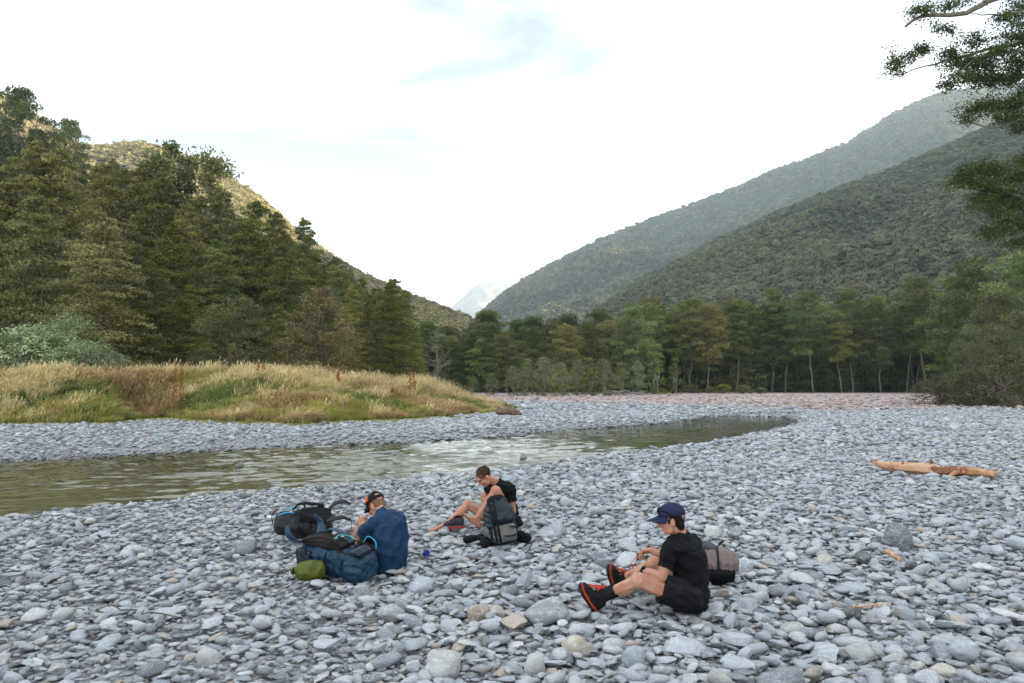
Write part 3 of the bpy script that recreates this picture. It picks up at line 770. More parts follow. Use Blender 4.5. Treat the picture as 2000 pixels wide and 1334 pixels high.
for (px, ty, Y, kd, lb) in [(320, 297, 64, 'emerg_a', 'leftmost of the three tufted emergent trees against the golden hill'),
                            (358, 281, 66, 'emerg_b', 'tallest tufted emergent tree in the middle of the three on the skyline'),
                            (396, 289, 64, 'emerg_a', 'rightmost of the three tufted emergent trees against the golden hill'),
                            (268, 318, 66, 'emerg_b', 'thin tufted tree left of the three skyline emergents')]:
    x = xat(px, Y); tree(kd, 'emergent_tree', lb, 'tree', px, ty, Y, hz(P_L1, x, Y) - .3, .95, None, 'tufted emergent trees')
for (px, ty, Y, wf, lb) in [(38, 176, 96, .85, 'flat-topped twisted tree on the skyline at the upper left corner'), (112, 232, 98, .7, 'smaller flat-topped tree stepping down the skyline from the corner tree')]:
    x = xat(px, Y); tree('beech_b', 'ridge_tree', lb, 'tree', px, ty, Y, hz(P_L1, x, Y) - .3, wf, None, 'ridge trees')
for (px, ty, Y, kd, wf, lb) in [(20, 655, 37.5, 'bush_b', 1.2, 'white-flowering shrub at the left picture edge'), (75, 640, 38, 'bush_b', 1.25, 'large pale flowering shrub, second from the left picture edge'),
                                (130, 622, 39.5, 'bush_b', .9, 'taller flowering shrub with a spike above the others'), (165, 672, 37.5, 'bush_b', 1.1, 'flowering shrub, low and broad, below the yellow-olive cone tree'),
                                (212, 683, 37.5, 'bush_b', .9, 'rightmost low flowering shrub beside the grass gap')]:
    x = xat(px, Y); tree(kd, 'flowering_shrub', lb, 'shrub', px, ty, Y, float(bank_z(np.array([x]), np.array([Y]))[0]) - .1, wf, None, 'flowering shrubs')
x = xat(852, 66); tree('bare', 'bare_tree', 'leafless grey twiggy tree beyond the right end of the wood', 'tree', 850, 650, 66, .4)

# -- right: beech forest along the far edge of the gravel flat
G_R = 'beech trees along the far forest edge'
RIGHT = [(885, 668, 112, 'beech_e', .9), (935, 655, 108, 'beech_f', .95), (985, 648, 112, 'beech_e', .95), (1040, 640, 104, 'beech_f', 1.0), (1100, 642, 108, 'beech_e', .85), (1150, 632, 112, 'beech_f', .8), (1190, 622, 108, 'beech_e', .8),
         (1240, 600, 106, 'beech_f', .85), (1292, 598, 112, 'beech_c', .9), (1340, 586, 114, 'beech_b', .9), (1392, 598, 117, 'beech_a', .85), (1440, 578, 116, 'beech_d', .9), (1492, 557, 118, 'beech_c', .85), (1536, 590, 119, 'beech_a', .85),
         (1588, 575, 117, 'beech_b', .9), (1640, 600, 118, 'beech_d', .8), (1678, 560, 118, 'beech_a', .9), (1726, 592, 116, 'beech_c', .8), (1768, 570, 114, 'beech_d', .8), (1812, 533, 112, 'beech_b', .85), (1868, 545, 108, 'beech_e', .8),
         (1925, 515, 100, 'beech_f', .85), (1985, 500, 96, 'beech_e', .9)]
ORD = ['first', 'second', 'third', 'fourth', 'fifth', 'sixth', 'seventh', 'eighth', 'ninth', 'tenth', 'eleventh', 'twelfth', 'thirteenth', 'fourteenth', 'fifteenth', 'sixteenth',
       'seventeenth', 'eighteenth', 'nineteenth', 'twentieth', 'twenty-first', 'twenty-second', 'twenty-third']
rj = np.random.default_rng(8)
RIGHT = [(px + (rj.uniform(-17, 17) if px > 1250 else 0), ty + rj.uniform(-10, 12), Y + rj.uniform(-5, 6), kd, wf * rj.uniform(.85, 1.2)) for px, ty, Y, kd, wf in RIGHT]; RIGHT.sort()
for i, (px, ty, Y, kd, wf) in enumerate(RIGHT):
    d = 'leafy to the ground' if kd in ('beech_e', 'beech_f') else 'with a bare pale trunk'
    tree(kd, 'beech_tree', 'beech tree %s, %s from the left along the far forest edge' % (d, ORD[i]), 'tree', px, ty, Y, -.1, wf, None, G_R)
for i, (px, ty, Y, kd, wf) in enumerate([(1002, 716, 92, 'sap_b', .9), (1030, 702, 90, 'sap_a', 1.1), (1062, 698, 92, 'sap_b', 1.0), (1095, 708, 89, 'sap_b', 1.05), (1128, 704, 93, 'sap_a', 1.0), (1152, 700, 91, 'sap_c', 1.0), (1178, 702, 90, 'sap_b', 1.0),
                                         (1212, 710, 95, 'sap_c', .9), (1245, 706, 96, 'sap_a', .9), (1282, 690, 98, 'sap_c', 1.0), (1318, 700, 101, 'sap_c', .9), (960, 730, 94, 'sap_b', 1.0), (925, 736, 95, 'sap_a', 1.2)]):
    n = ORD[i] if px > 1000 and i > 0 else ORD[0]
    order = sorted([1002, 1030, 1062, 1095, 1128, 1152, 1178, 1212, 1245, 1282, 1318, 960, 925]).index(px)
    tree(kd, 'sapling', 'pale young tree, %s from the left in the row at the gravel flat edge' % ORD[order], 'sapling', px, ty, Y, -.05, wf, None, 'young trees at the edge of the gravel flat')
for i, (px, ty, Y, wf) in enumerate([(1350, 752, 112, 1.2), (1385, 755, 108, .9), (1412, 751, 106, 1.0), (1450, 753, 106, 1.2), (1485, 757, 106, 1.0), (1295, 760, 104, 1.0), (1262, 763, 103, .9)]):
    order = sorted([1350, 1385, 1412, 1450, 1485, 1295, 1262]).index(px)
    tree('bush_a', 'low_bush', 'low olive bush, %s from the left in front of the dark far forest' % ORD[order], 'bush', px, ty, Y, -.05, wf * 1.25, None, 'low bushes before the far forest')

# -- right: near beech that reaches in from outside the frame
def near_tree():
    Y = 38.0; bx = xat(2110, Y); r_ = np.random.default_rng(77); g = Geo(); P = []; T = []
    g.tube([[bx + .4, Y, -.4], [bx + .2, Y + .2, 5], [bx + .5, Y, 11], [bx, Y - .2, 17], [bx - .4, Y, 24]], [.62, .45, .40, .3, .12], 10)
    def px3(l, dy=0): return np.array([at(a, b, Y + dy) for a, b in l])
    limbs = [([(2120, 30), (2040, -40), (1945, -5), (1912, 10), (1880, 28), (1835, 29), (1795, 34), (1768, 51)], .20, .07, 0),
             ([(2120, 100), (2040, 60), (1985, 88), (1930, 95), (1880, 112), (1830, 124), (1790, 134), (1745, 148)], .13, .02, .8), ([(2120, 20), (2060, 10), (1990, 24), (1940, 29), (1895, 28)], .09, .02, -.8),
             ([(2120, 200), (2050, 150), (1990, 100), (1950, 105), (1905, 118), (1860, 150), (1835, 172)], .10, .02, -.4), ([(2120, 180), (2060, 165), (1985, 150), (1930, 156), (1870, 160)], .08, .02, .6),
             ([(2120, 260), (2050, 225), (1990, 236), (1950, 247), (1905, 243), (1885, 236)], .09, .02, .3), ([(2120, 330), (2050, 300), (2000, 310), (1960, 312)], .06, .02, .9),
             ([(2120, 430), (2050, 400), (1990, 384), (1940, 362), (1900, 352), (1868, 362)], .10, .02, 0), ([(2120, 470), (2060, 440), (1995, 462), (1962, 466), (1945, 460)], .10, .03, -.4)]
    for l, r0, r1, dy in limbs:
        p = px3(l, dy); p = spline(p, 16); p += r_.normal(0, .035, p.shape); g.tube(p, np.linspace(r0, r1, 16), 7)
    pads = []
    def fol(px, py, w, h, n, dy=0): pads.append((px, py, w, h, n, dy))
    for a in [(1743, 122, 16, 26, 420, .8), (1775, 118, 18, 16, 200, .8), (1802, 100, 20, 14, 320, .8), (1848, 106, 24, 16, 420, .8), (1872, 128, 22, 18, 420, .6), (1905, 78, 24, 18, 420, .6), (1900, 118, 30, 14, 420, .2), (1850, 60, 26, 12, 260, 0), (1800, 22, 26, 16, 380, -.2), (1860, 8, 36, 12, 420, .2),
              (1925, 128, 30, 18, 520, 0), (1950, 100, 30, 16, 520, -.4), (1985, 70, 26, 24, 620, 0), (1995, 20, 26, 26, 700, .4), (1955, 38, 22, 10, 240, -.6), (1940, 155, 30, 14, 620, .4), (1910, 150, 22, 12, 420, .4), (1850, 168, 18, 8, 240, -.4), (1875, 150, 16, 12, 260, -.3), (1990, 125, 30, 26, 800, 0), (1970, 150, 26, 12, 420, .5),
              (1905, 212, 30, 15, 620, .3), (1945, 208, 28, 15, 560, .3), (1985, 205, 30, 18, 620, .3), (1890, 235, 14, 8, 160, .3), (1960, 232, 26, 8, 260, .3), (2010, 240, 40, 18, 600, .5), (1990, 180, 26, 14, 300, .8),
              (1882, 345, 14, 15, 380, 0), (1912, 330, 22, 16, 560, 0), (1950, 335, 26, 12, 420, .2), (1905, 362, 30, 14, 520, 0), (1945, 372, 34, 16, 620, .2), (1985, 345, 26, 18, 620, 0), (1990, 395, 30, 20, 720, .3), (1920, 395, 22, 14, 420, .2), (1945, 412, 30, 14, 420, .3), (1862, 358, 10, 12, 160, 0), (2010, 310, 30, 16, 420, .9),
              (1960, 442, 34, 14, 520, -.2), (1995, 440, 30, 26, 720, -.2), (1940, 455, 16, 10, 200, -.4), (1990, 480, 26, 14, 320, -.4), (2030, 100, 60, 60, 1600, 1.2), (2040, 220, 50, 40, 900, 1.0), (2040, 380, 50, 60, 1500, 1.0)]: fol(*a)
    for (px, py, w, h, n, dy) in pads:
        c = at(px, py, Y + dy); sx = w / F * Y; sz = h / F * Y
        n = int(n * 2.2); k = max(3, n // 60)
        for j in range(k):                               # twiggy sub-clumps
            o = r_.normal(size=3) * np.array([sx * .55, sx * .5, sz * .5]); nn = n // k; s = r_.uniform(.16, .30)
            P.append(c + o + r_.normal(size=(nn, 3)) * np.array([s, s, s * .6])); T.append(np.full(nn, r_.random()))
            if True: g.tube(wavy(c + o * .1 + np.array([.35, 0, -.05]), c + o, r_, 4, .08), np.linspace(.02, .007, 4), 4, False)
    P = np.concatenate(P); T = np.concatenate(T)
    e = thing('overhanging_tree', 'near tree outside the right edge whose leafy branches reach into the sky', 'tree', (bx, Y, 0))
    for nm, me in (('trunk', g.mesh('trunk', BARK)), ('crown', crown_mesh('crown', P, .14, r_, LEAF_NEAR, .4, .48, T))):
        o = link(nm, me, e); o.location = (-bx, -Y, 0)
LEAF_NEAR = mat_leaf('leaf_near', (.020, .040, .013), (.075, .105, .022), (.10, .095, .03))
near_tree()
RS = [(2015, 505, 60, 'beech_f', .75, 'dense olive tree at the right picture edge below the hanging branches'), (1950, 575, 60, 'grey_b', .85, 'greyish twiggy tree left of the dense edge tree'),
      (2000, 610, 52, 'grey_a', .95, 'rounded grey-green tree low at the right picture edge'), (1900, 640, 58, 'grey_a', .75, 'loose olive shrub between the twiggy tree and the forest trunks'),
      (1960, 700, 50, 'grey_bush', 1.3, 'low spreading shrub beside the driftwood pile at the right edge'), (1835, 735, 54, 'grey_bush', 1.3, 'leftmost wind-swept shrub leaning over the pink gravel'), (1885, 728, 52, 'grey_bush', 1.2, 'low shrub just right of the leaning shrub')]
for (px, ty, Y, kd, wf, lb) in RS: tree(kd, 'edge_shrub' if Y < 60 else 'edge_tree', lb, 'shrub' if Y < 60 else 'tree', px, ty, Y, -.05, wf, None)

# ------------------------------------------------------------------ forest on the slopes (too many and too far to count)
def dome(seed, mat, n=300, L=.95, H=6.0, Rr=3.4):
    r_ = np.random.default_rng(seed); P = []; T = []
    for i in range(13):
        a = r_.uniform(0, 6.28); q = math.sqrt(r_.random()) * .8; h = H * (.55 + .45 * math.sqrt(max(0, 1 - q * q))) * r_.uniform(.7, 1.0)
        c = np.array([math.cos(a) * q * Rr, math.sin(a) * q * Rr, h - 1]); s = r_.uniform(.7, 1.15); k = n // 13
        P.append(pad(c, 1.35 * s, 1.35 * s, .65 * s, k, r_)); T.append(np.full(k, r_.random()))
    CT = [np.array([0, 0, H * .25])]
    lowp = np.stack([r_.normal(0, Rr * .4, n // 4), r_.normal(0, Rr * .4, n // 4), r_.uniform(0, H * .5, n // 4)], 1); P.append(lowp); T.append(r_.random(n // 4))
    PP = np.concatenate(P); O = (PP - CT[0]) * np.array([1, 1, .8]); O /= np.linalg.norm(O, axis=1)[:, None] + 1e-6
    return crown_mesh('slope_crown', PP, L, r_, mat, .3, .6, np.concatenate(T), O)
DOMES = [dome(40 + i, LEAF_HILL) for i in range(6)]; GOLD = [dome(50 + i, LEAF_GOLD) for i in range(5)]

def on_hill(P, n, umin=0, umax=1, vmin=0, vmax=.8, tophead=0, bias=1.0):
    nu, nv = P.shape[:2]; r_ = rng
    u = (umin + (umax - umin) * r_.random(n)) * (nu - 1.001); v = (vmin + (vmax - vmin) * r_.random(n) ** bias) * (nv - 1.001)
    i = u.astype(int); j = v.astype(int); a = (u - i)[:, None]; b = (v - j)[:, None]
    return (P[i, j] * (1 - a) + P[i + 1, j] * a) * (1 - b) + (P[i, j + 1] * (1 - a) + P[i + 1, j + 1] * a) * b

def forest(name, P, n, protos, smin, smax, label, **k):
    p = on_hill(P, n, **k); p[:, 2] -= .5
    s = rng.uniform(smin, smax, n)
    rot = np.column_stack([rng.normal(0, .06, n), rng.normal(0, .06, n), rng.uniform(0, 6.28, n)])
    scatter(name, p, rot, np.column_stack([s, s, s * rng.uniform(.85, 1.35, n)]), rng.integers(0, len(protos), n), protos, kind='stuff', label=label)

forest('near_hillside_forest', P_L1, 900, [PROTO[k][1] for k in ('cone_e', 'cone_c', 'cone_f', 'cone_a')], .42, .6, 'dense green forest climbing the near left hillside', vmin=.1, vmax=.85)
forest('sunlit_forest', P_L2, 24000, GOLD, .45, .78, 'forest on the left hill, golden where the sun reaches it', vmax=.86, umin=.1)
forest('valley_side_forest', P_R2, 34000, DOMES, .45, 1.0, 'dense grey-green forest covering the near slope on the right', umax=.80, vmax=.86)
forest('mountain_forest', P_R1, 32000, DOMES, 1.0, 1.8, 'hazy blue-green forest covering the long mountain flank', vmax=.86, umax=.97)

# the wood that stands behind the first row of beeches
n = 420
px = rng.uniform(840, 2150, n); Yv = rng.uniform(116, 215, n); X = (px - 1000) / F * Yv
Y0 = np.interp(px, [840, 1000, 1250, 1700, 1900, 2150], [118, 118, 122, 130, 118, 108]); Yv = np.maximum(Yv, Y0)
s = rng.uniform(.62, .88, n) * np.interp(px, [840, 1200, 1500, 2150], [.8, .9, 1.05, 1.15]); 
WK = ('beech_c', 'beech_a', 'beech_f', 'beech_d'); wp = np.column_stack([X, Yv, np.full(n, -.2)]); wr = np.column_stack([np.zeros(n), np.zeros(n), rng.uniform(0, 6.28, n)]); ws = np.column_stack([s, s, s]); wi = rng.integers(0, 4, n)
scatter('far_flat_wood', wp, wr, ws, wi, [PROTO[k][1] for k in WK], kind='stuff', label='dark wood standing behind the first row of beech trees')
scatter('far_flat_stems', wp, wr, ws, wi, [PROTO[k][0] for k in WK], kind='stuff', label='dim stems of the wood behind the first row of beech trees')

# dim undergrowth that closes the wood behind the stems
n = 700
px = rng.uniform(850, 2150, n); Yv = rng.uniform(126, 200, n); s = rng.uniform(1.2, 2.2, n)
scatter('undergrowth', np.column_stack([(px - 1000) / F * Yv, Yv, np.full(n, -.1)]), np.column_stack([np.zeros(n), np.zeros(n), rng.uniform(0, 6.28, n)]), np.column_stack([s * 1.2, s * 1.2, s]), np.zeros(n, int), [round_tree(34, H=2.4, Rr=1.8, ncl=40, lp=50, mat=LEAF_BEECH, leaf=.22, clump=.45)[1]], kind='stuff', label='dim undergrowth between the stems of the far wood')
# ------------------------------------------------------------------ tall grass on the bank
def mat_grass(name, root, tip, alt):
    m = NM(name); r = m.rand(); t = m.n('ShaderNodeAttribute', attribute_name='tint').outputs['Fac']; h = m.n('ShaderNodeAttribute', attribute_name='along').outputs['Fac']
    c = m.mix(h, root, m.mix(t, tip, alt))
    hs = m.n('ShaderNodeHueSaturation', {'Color': c, 'Value': m.rng(r, 0, 1, .75, 1.2)})
    p = m.bsdf(hs.outputs[0], .6, .2); tr = m.n('ShaderNodeBsdfTranslucent', {'Color': hs.outputs[0]}); mx = m.n('ShaderNodeMixShader', {0: .3}); m.set(mx, 1, p.outputs[0]); m.set(mx, 2, tr.outputs[0])
    return m.done(mx)
G_STRAW = mat_grass('grass_straw', (.38, .34, .11), (.72, .61, .31), (.84, .71, .42))
G_GREEN = mat_grass('grass_green', (0.250, 0.275, 0.056), (0.525, 0.525, 0.150), (0.700, 0.625, 0.250))
G_DARK = mat_grass('grass_dark', (0.096, 0.132, 0.030), (0.228, 0.300, 0.078), (0.360, 0.360, 0.120))
G_BROWN = mat_grass('grass_brown', (0.218, 0.161, 0.069), (0.517, 0.368, 0.184), (0.644, 0.483, 0.253))

def tuft(seed, mat, n=46, H=.7, spread=.22, lean=.5, w=.012, seedhead=.0):
    r_ = np.random.default_rng(seed); V = []; Fc = []; tint = []; along = []; b = 0
    wind = np.array([.22, -.05, 0])
    for i in range(n):
        a = r_.uniform(0, 6.28); q = math.sqrt(r_.random()) * spread; p = np.array([math.cos(a) * q, math.sin(a) * q, -.03])
        h = H * r_.uniform(.45, 1.1); d = np.array([math.cos(a), math.sin(a), 0]) * r_.uniform(0, lean) * h + wind * h * r_.uniform(.2, 1.4)
        s = np.array([-math.sin(a + r_.normal(0, .8)), math.cos(a), 0]) * w * r_.uniform(.7, 1.5)
        m1 = p + d * .35 + np.array([0, 0, h * .6]); e = p + d + np.array([0, 0, h * (1 - .25 * lean)])
        k = 1.0 if r_.random() > seedhead else 2.6
        V += [p - s, p + s, m1 + s * .8, m1 - s * .8, e + s * .15 * k, e - s * .15 * k]; Fc += [[b, b + 1, b + 2, b + 3], [b + 3, b + 2, b + 4, b + 5]]; b += 6
        t = r_.random(); tint += [t] * 6; along += [0, 0, .6, .6, 1, 1]
        if k > 1:
            u = np.array([0, 0, 1.0]) * .09; sd = s * 1.3; V += [e - u * .6 - sd * .3, e + sd * .9, e + u, e - sd * .9]; Fc += [[b, b + 1, b + 2, b + 3]]; b += 4; tint += [t] * 4; along += [1] * 4
    return mesh_np('grass_tuft', np.array(V), np.array(Fc), False, mat, {'tint': tint, 'along': along})
TUFTS = [tuft(1, G_STRAW, 50, .85, .26, .45, .011, .5), tuft(2, G_STRAW, 55, .7, .3, .7, .011, .3), tuft(3, G_GREEN, 60, .55, .28, .6, .013), tuft(4, G_GREEN, 60, .42, .3, .8, .014), tuft(5, G_DARK, 70, .5, .3, .6, .015), tuft(6, G_BROWN, 60, .62, .3, .7, .012, .3),
         tuft(7, G_GREEN, 40, .16, .3, .9, .012)]
n = 60000
X = rng.uniform(-40, 3, n); Y = 25 + 33 * rng.random(n) ** 1.25
bsd = -bank_sd(X, Y); ok = (bsd > -.25) & (np.abs(X) < Y * .85 + 2)
ok &= (bsd < 12) | (rng.random(n) < .6)
X, Y, bsd = X[ok], Y[ok], bsd[ok]; n = len(X)
pn = fbm(X * .55, Y * .55, 3, 31); pn2 = fbm(X * .28 + 9, Y * .28, 3, 33); up = smooth(1.2, 4.5, bsd + (fbm(X * .4, Y * .4, 2, 35) - .5) * 3)
r1 = rng.random(n); kind = np.where(r1 < .5, 0, 1)
green = (pn + .10 * (1 - up) + (rng.random(n) - .5) * .42 > .49) | ((up < .3) & (rng.random(n) < .55))
kind = np.where(green, np.where(rng.random(n) < .5, 2, 3), kind)
kind = np.where((pn2 > .555) & (up < .9) & (rng.random(n) < .7), 4, kind)
kind = np.where((pn2 < .40 + .07 * (X < -14)) & (rng.random(n) < .55), 5, kind)
kind = np.where(bsd < .35, 6, kind)
sc_ = rng.uniform(.58, 1.05, n) * np.where(bsd < 1.0, .75, 1.0) * np.interp(fbm(X * .7, Y * .7, 2, 41), [.3, .7], [.6, 1.35])
sc_ = sc_ * (.55 + .45 * smooth(-.5, 8, .3 - X)); Zb = bank_z(X, Y); Zb = np.where(Zb < -.3, 0, Zb)
scatter('bank_grass', np.column_stack([X, Y, Zb]), np.column_stack([rng.normal(0, .08, n), rng.normal(0, .08, n), rng.normal(0, .6, n)]), np.column_stack([sc_ * 1.25, sc_ * 1.25, sc_]), kind, TUFTS,
        kind='stuff', label='tall straw and green grass covering the river bank')

# rust-red dock stalks standing in the grass
M_DOCK = simple_mat('dock_seed', (.30, .075, .03), .8, .1, .35, 20, .6, .01)
def dock(px, py_top, Y, h, label):
    Y = Y + 2.2
    x = xat(px, Y); z = float(bank_z(np.array([x]), np.array([Y]))[0]); r_ = np.random.default_rng(int(px)); top = at(px, py_top, Y)[2]
    h = max(.5, top - z); e = thing('dock_stalk', label, 'plant', (x, Y, z), 'rust-red dock stalks')
    g = Geo(); g.tube([[0, 0, -.1], [.02, 0, h * .5], [.03, .01, h]], [.012, .009, .004], 5); link('stem', g.mesh('stem', M_DOCK), e)
    g = Geo()
    for i in range(90):
        t = r_.random(); zz = h * (.42 + .58 * t); q = .085 * (1 - t) ** .6 + .015; a = r_.uniform(0, 6.28); p = np.array([math.cos(a) * q + .03, math.sin(a) * q, zz]); s = .022
        g.add([p + [s, 0, 0], p + [0, s, 0], p - [s, 0, 0], p - [0, s, 0], p + [0, 0, s * 1.6], p - [0, 0, s * 1.6]], [[0, 1, 4], [1, 2, 4], [2, 3, 4], [3, 0, 4], [1, 0, 5], [2, 1, 5], [3, 2, 5], [0, 3, 5]])
    link('seed_head', g.mesh('seed_head', M_DOCK, False), e)['kind'] = 'stuff'
for a in [(343, 706, 31.0, 1, 'tallest rust-red dock stalk at the gap in the grass'), (356, 709, 31.3, 1, 'rust-red dock stalk just right of the tallest one'), (505, 707, 34, 1, 'thin rust-red dock stalk left of centre on the grass crest'),
          (515, 712, 34.3, 1, 'short rust-red dock stalk beside the thin crest stalk'), (660, 727, 34, 1, 'rust-red dock stalk in the middle of the grass face'), (801, 722, 37, 1, 'rust-red dock stalk on the right part of the bank, left of a pair'),
          (808, 725, 37.2, 1, 'rust-red dock stalk on the right part of the bank, right of a pair'), (766, 757, 34.5, 1, 'lowest rust-red dock stalk low on the grass face')]: dock(*a)
# ------------------------------------------------------------------ soft-body modelling: overlapping hulls -> one skin
_ico = {}
def ico(sub=2):
    if sub not in _ico:
        bm = bmesh.new(); bmesh.ops.create_icosphere(bm, subdivisions=sub, radius=1.0); _ico[sub] = np.array([v.co[:] for v in bm.verts]); bm.free()
    return _ico[sub]
def unit(v): v = np.asarray(v, float); return v / (np.linalg.norm(v) + 1e-12)
def frame(f, up=(0, 0, 1)):
    f = unit(f); u = np.asarray(up, float); u = unit(u - f * np.dot(u, f)); s = np.cross(f, u); return f, u, s      # forward, up, right

class Blob:
    def __init__(s): s.bm = bmesh.new()
    def hull(s, *pts):
        P = np.concatenate([np.asarray(p, float).reshape(-1, 3) for p in pts])
        b = bmesh.new()
        for p in P: b.verts.new(p)
        r = bmesh.ops.convex_hull(b, input=b.verts)
        bmesh.ops.delete(b, geom=[v for v in b.verts if not v.link_faces], context='VERTS')
        me = bpy.data.meshes.new('tmp'); b.to_mesh(me); b.free(); s.bm.from_mesh(me); bpy.data.meshes.remove(me); return s
    def ball(s, c, r): return np.asarray(c) + ico(1) * np.asarray(r)
    def cap(s, a, b, ra, rb=None):
        rb = ra if rb is None else rb; return s.hull(np.asarray(a) + ico(1) * ra, np.asarray(b) + ico(1) * rb)
    def chain(s, pts, rad):
        for i in range(len(pts) - 1): s.cap(pts[i], pts[i + 1], rad[i], rad[i + 1])
        return s
    def ell(s, c, ax, r):
        A = np.array([unit(a) for a in ax]); return s.hull(np.asarray(c) + (ico(2) * np.asarray(r)) @ A)
    def ring(s, c, u, v, ru, rv, n=20, pw=1.0):
        t = np.linspace(0, 2 * np.pi, n, endpoint=False); cu = np.sign(np.cos(t)) * np.abs(np.cos(t)) ** pw; sv = np.sign(np.sin(t)) * np.abs(np.sin(t)) ** pw
        return np.asarray(c) + np.outer(cu * ru, u) + np.outer(sv * rv, v)
    def cone(s, a, b, ra, rb):
        a = np.asarray(a, float); b = np.asarray(b, float); d = unit(b - a); u = unit(np.cross(d, [0.13, .31, .94])); v = np.cross(d, u)
        return s.hull(s.ring(a, u, v, ra, ra), s.ring(b, u, v, rb, rb))
    def loft(s, rings):
        for i in range(len(rings) - 1): s.hull(rings[i], rings[i + 1])
        return s
    def mesh(s, name, mat, voxel=.006, it=4, org=(0, 0, 0), fold=0.0, foldscale=22.0, seed=0, M=None):
        me = bpy.data.meshes.new('tmp'); s.bm.to_mesh(me); s.bm.free()
        o = bpy.data.objects.new('tmp', me); COL.objects.link(o)
        md = o.modifiers.new('r', 'REMESH'); md.mode = 'VOXEL'; md.voxel_size = voxel
        if it: m2 = o.modifiers.new('s', 'SMOOTH'); m2.factor = .5; m2.iterations = it
        dg = bpy.context.evaluated_depsgraph_get(); ev = o.evaluated_get(dg); out = bpy.data.meshes.new_from_object(ev)
        bpy.data.objects.remove(o); bpy.data.meshes.remove(me)
        n = len(out.vertices); v = np.empty(n * 3, np.float32); out.vertices.foreach_get('co', v); v = v.reshape(-1, 3).astype(float)
        if fold:
            nn = np.empty(n * 3, np.float32); out.vertices.foreach_get('normal', nn); nn = nn.reshape(-1, 3)
            r_ = np.random.default_rng(seed); h = np.zeros(n)
            wv = v + .025 * np.sin(v[:, [1, 2, 0]] * 17 + seed)
            for k in range(7):
                d = unit(r_.normal(size=3)); h += (1 - 2 * np.abs(np.sin(wv @ d * foldscale * r_.uniform(.35, 1.3) + r_.uniform(0, 6.3))) ** .8) * r_.uniform(.4, 1)
            h = h / 2.2; v = v + nn * (h * fold)[:, None]
        if M is not None: v = v @ np.array(M)[:3, :3].T + np.array(M)[:3, 3]
        v = v - np.asarray(org); out.vertices.foreach_set('co', v.astype(np.float32).ravel())
        out.materials.clear(); out.materials.append(mat); out.name = name
        out.polygons.foreach_set('use_smooth', np.ones(len(out.polygons), bool)); out.update()
        return out

def ribbon(pts, wdir, w, t, n=18, M=None, org=(0, 0, 0)):
    p = spline(pts, n); tan = np.gradient(p, axis=0); tan /= np.linalg.norm(tan, axis=1)[:, None] + 1e-9
    wd = np.broadcast_to(np.asarray(wdir, float), p.shape); wd = wd - tan * np.sum(wd * tan, 1)[:, None]; wd = wd / (np.linalg.norm(wd, axis=1)[:, None] + 1e-9)
    nn = np.cross(tan, wd); w = np.broadcast_to(np.asarray(w, float), (n,))[:, None] / 2; t = t / 2
    V = np.stack([p + wd * w + nn * t, p - wd * w + nn * t, p - wd * w - nn * t, p + wd * w - nn * t], 1).reshape(-1, 3)
    f = [[i * 4 + j, i * 4 + (j + 1) % 4, i * 4 + 4 + (j + 1) % 4, i * 4 + 4 + j] for i in range(n - 1) for j in range(4)] + [[3, 2, 1, 0], [n * 4 - 4, n * 4 - 3, n * 4 - 2, n * 4 - 1]]
    if M is not None: V = V @ np.array(M)[:3, :3].T + np.array(M)[:3, 3]
    return V - np.asarray(org), f

# ------------------------------------------------------------------ materials for people and kit
def mat_skin():
    m = NM('skin'); c = m.coord('Object'); n = m.noise(9, c, 4, .6); n2 = m.noise(60, c, 3, .6)
    col = m.mix(m.rng(n, .35, .65), (.42, .195, .118), (.53, .275, .185)); col = m.mix(m.math('MULTIPLY', m.rng(n2, .5, .7), .2), col, (.38, .17, .11))
    return m.done(m.bsdf(col, .5, .35, m.bump(n2, .1, .002), **{'Subsurface Weight': .12, 'Subsurface Radius': (.02, .008, .004), 'Subsurface Scale': .5}))
SKIN = mat_skin()
def mat_hair(name, c0, c1):
    m = NM(name); c = m.coord('Object'); n = m.noise(70, m.map(c, (1, 1, .25)), 4, .7); return m.done(m.bsdf(m.mix(m.rng(n, .3, .7), c0, c1), .75, .2, m.bump(n, .9, .006)))
HAIR_DARK = mat_hair('hair_dark', (.005, .004, .003), (.016, .012, .009)); HAIR_BROWN = mat_hair('hair_brown', (.018, .011, .007), (.065, .038, .022)); HAIR_SAND = mat_hair('hair_sandy', (.12, .065, .035), (.26, .155, .09))
def fab(name, col, rough=.85, var=.18, spec=.2): return simple_mat(name, col, rough, spec, var, 26, .3, .004, 420)
BLACK_TEE = fab('black_jersey', (.0042, .005, .006)); GREY_TEE = fab('charcoal_mesh', (.022, .026, .030)); SHORT_BLK = fab('black_shorts', (.0065, .0075, .0085), .7)
BLUE_SHIRT = fab('blue_shirt', (.009, .036, .088), .75, .14); NAVY = fab('navy_cap', (.020, .026, .062), .8); CAP_BLK = fab('black_cap', (.010, .011, .013), .8); ORANGE = fab('orange_panel', (.75, .115, .03), .7)
SOCK = fab('black_sock', (.012, .012, .013), .9); BOOT = fab('boot_upper', (.010, .011, .012), .75, .4); RUBBER = fab('black_rubber', (.012, .012, .012), .6); RED = fab('orange_rand', (.40, .050, .018), .6); LACE = fab('red_lace', (.50, .055, .03), .6)
STRAP = fab('black_webbing', (.006, .006, .007), .8); DARKPACK = fab('charcoal_nylon', (.011, .013, .013), .6, .25, .35); BLUEPACK = fab('blue_nylon', (.006, .036, .072), .55, .22, .4); TEAL = fab('dark_blue_nylon', (.004, .013, .025), .5, .22, .4)
GREYPACK = fab('grey_nylon', (.15, .15, .135), .65, .15); MAUVE = fab('mauve_nylon', (.17, .13, .12), .6, .15, .35); BROWNMESH = fab('brown_mesh', (.018, .014, .013), .9); GREEN = fab('lime_nylon', (.085, .105, .012), .6, .25, .35)
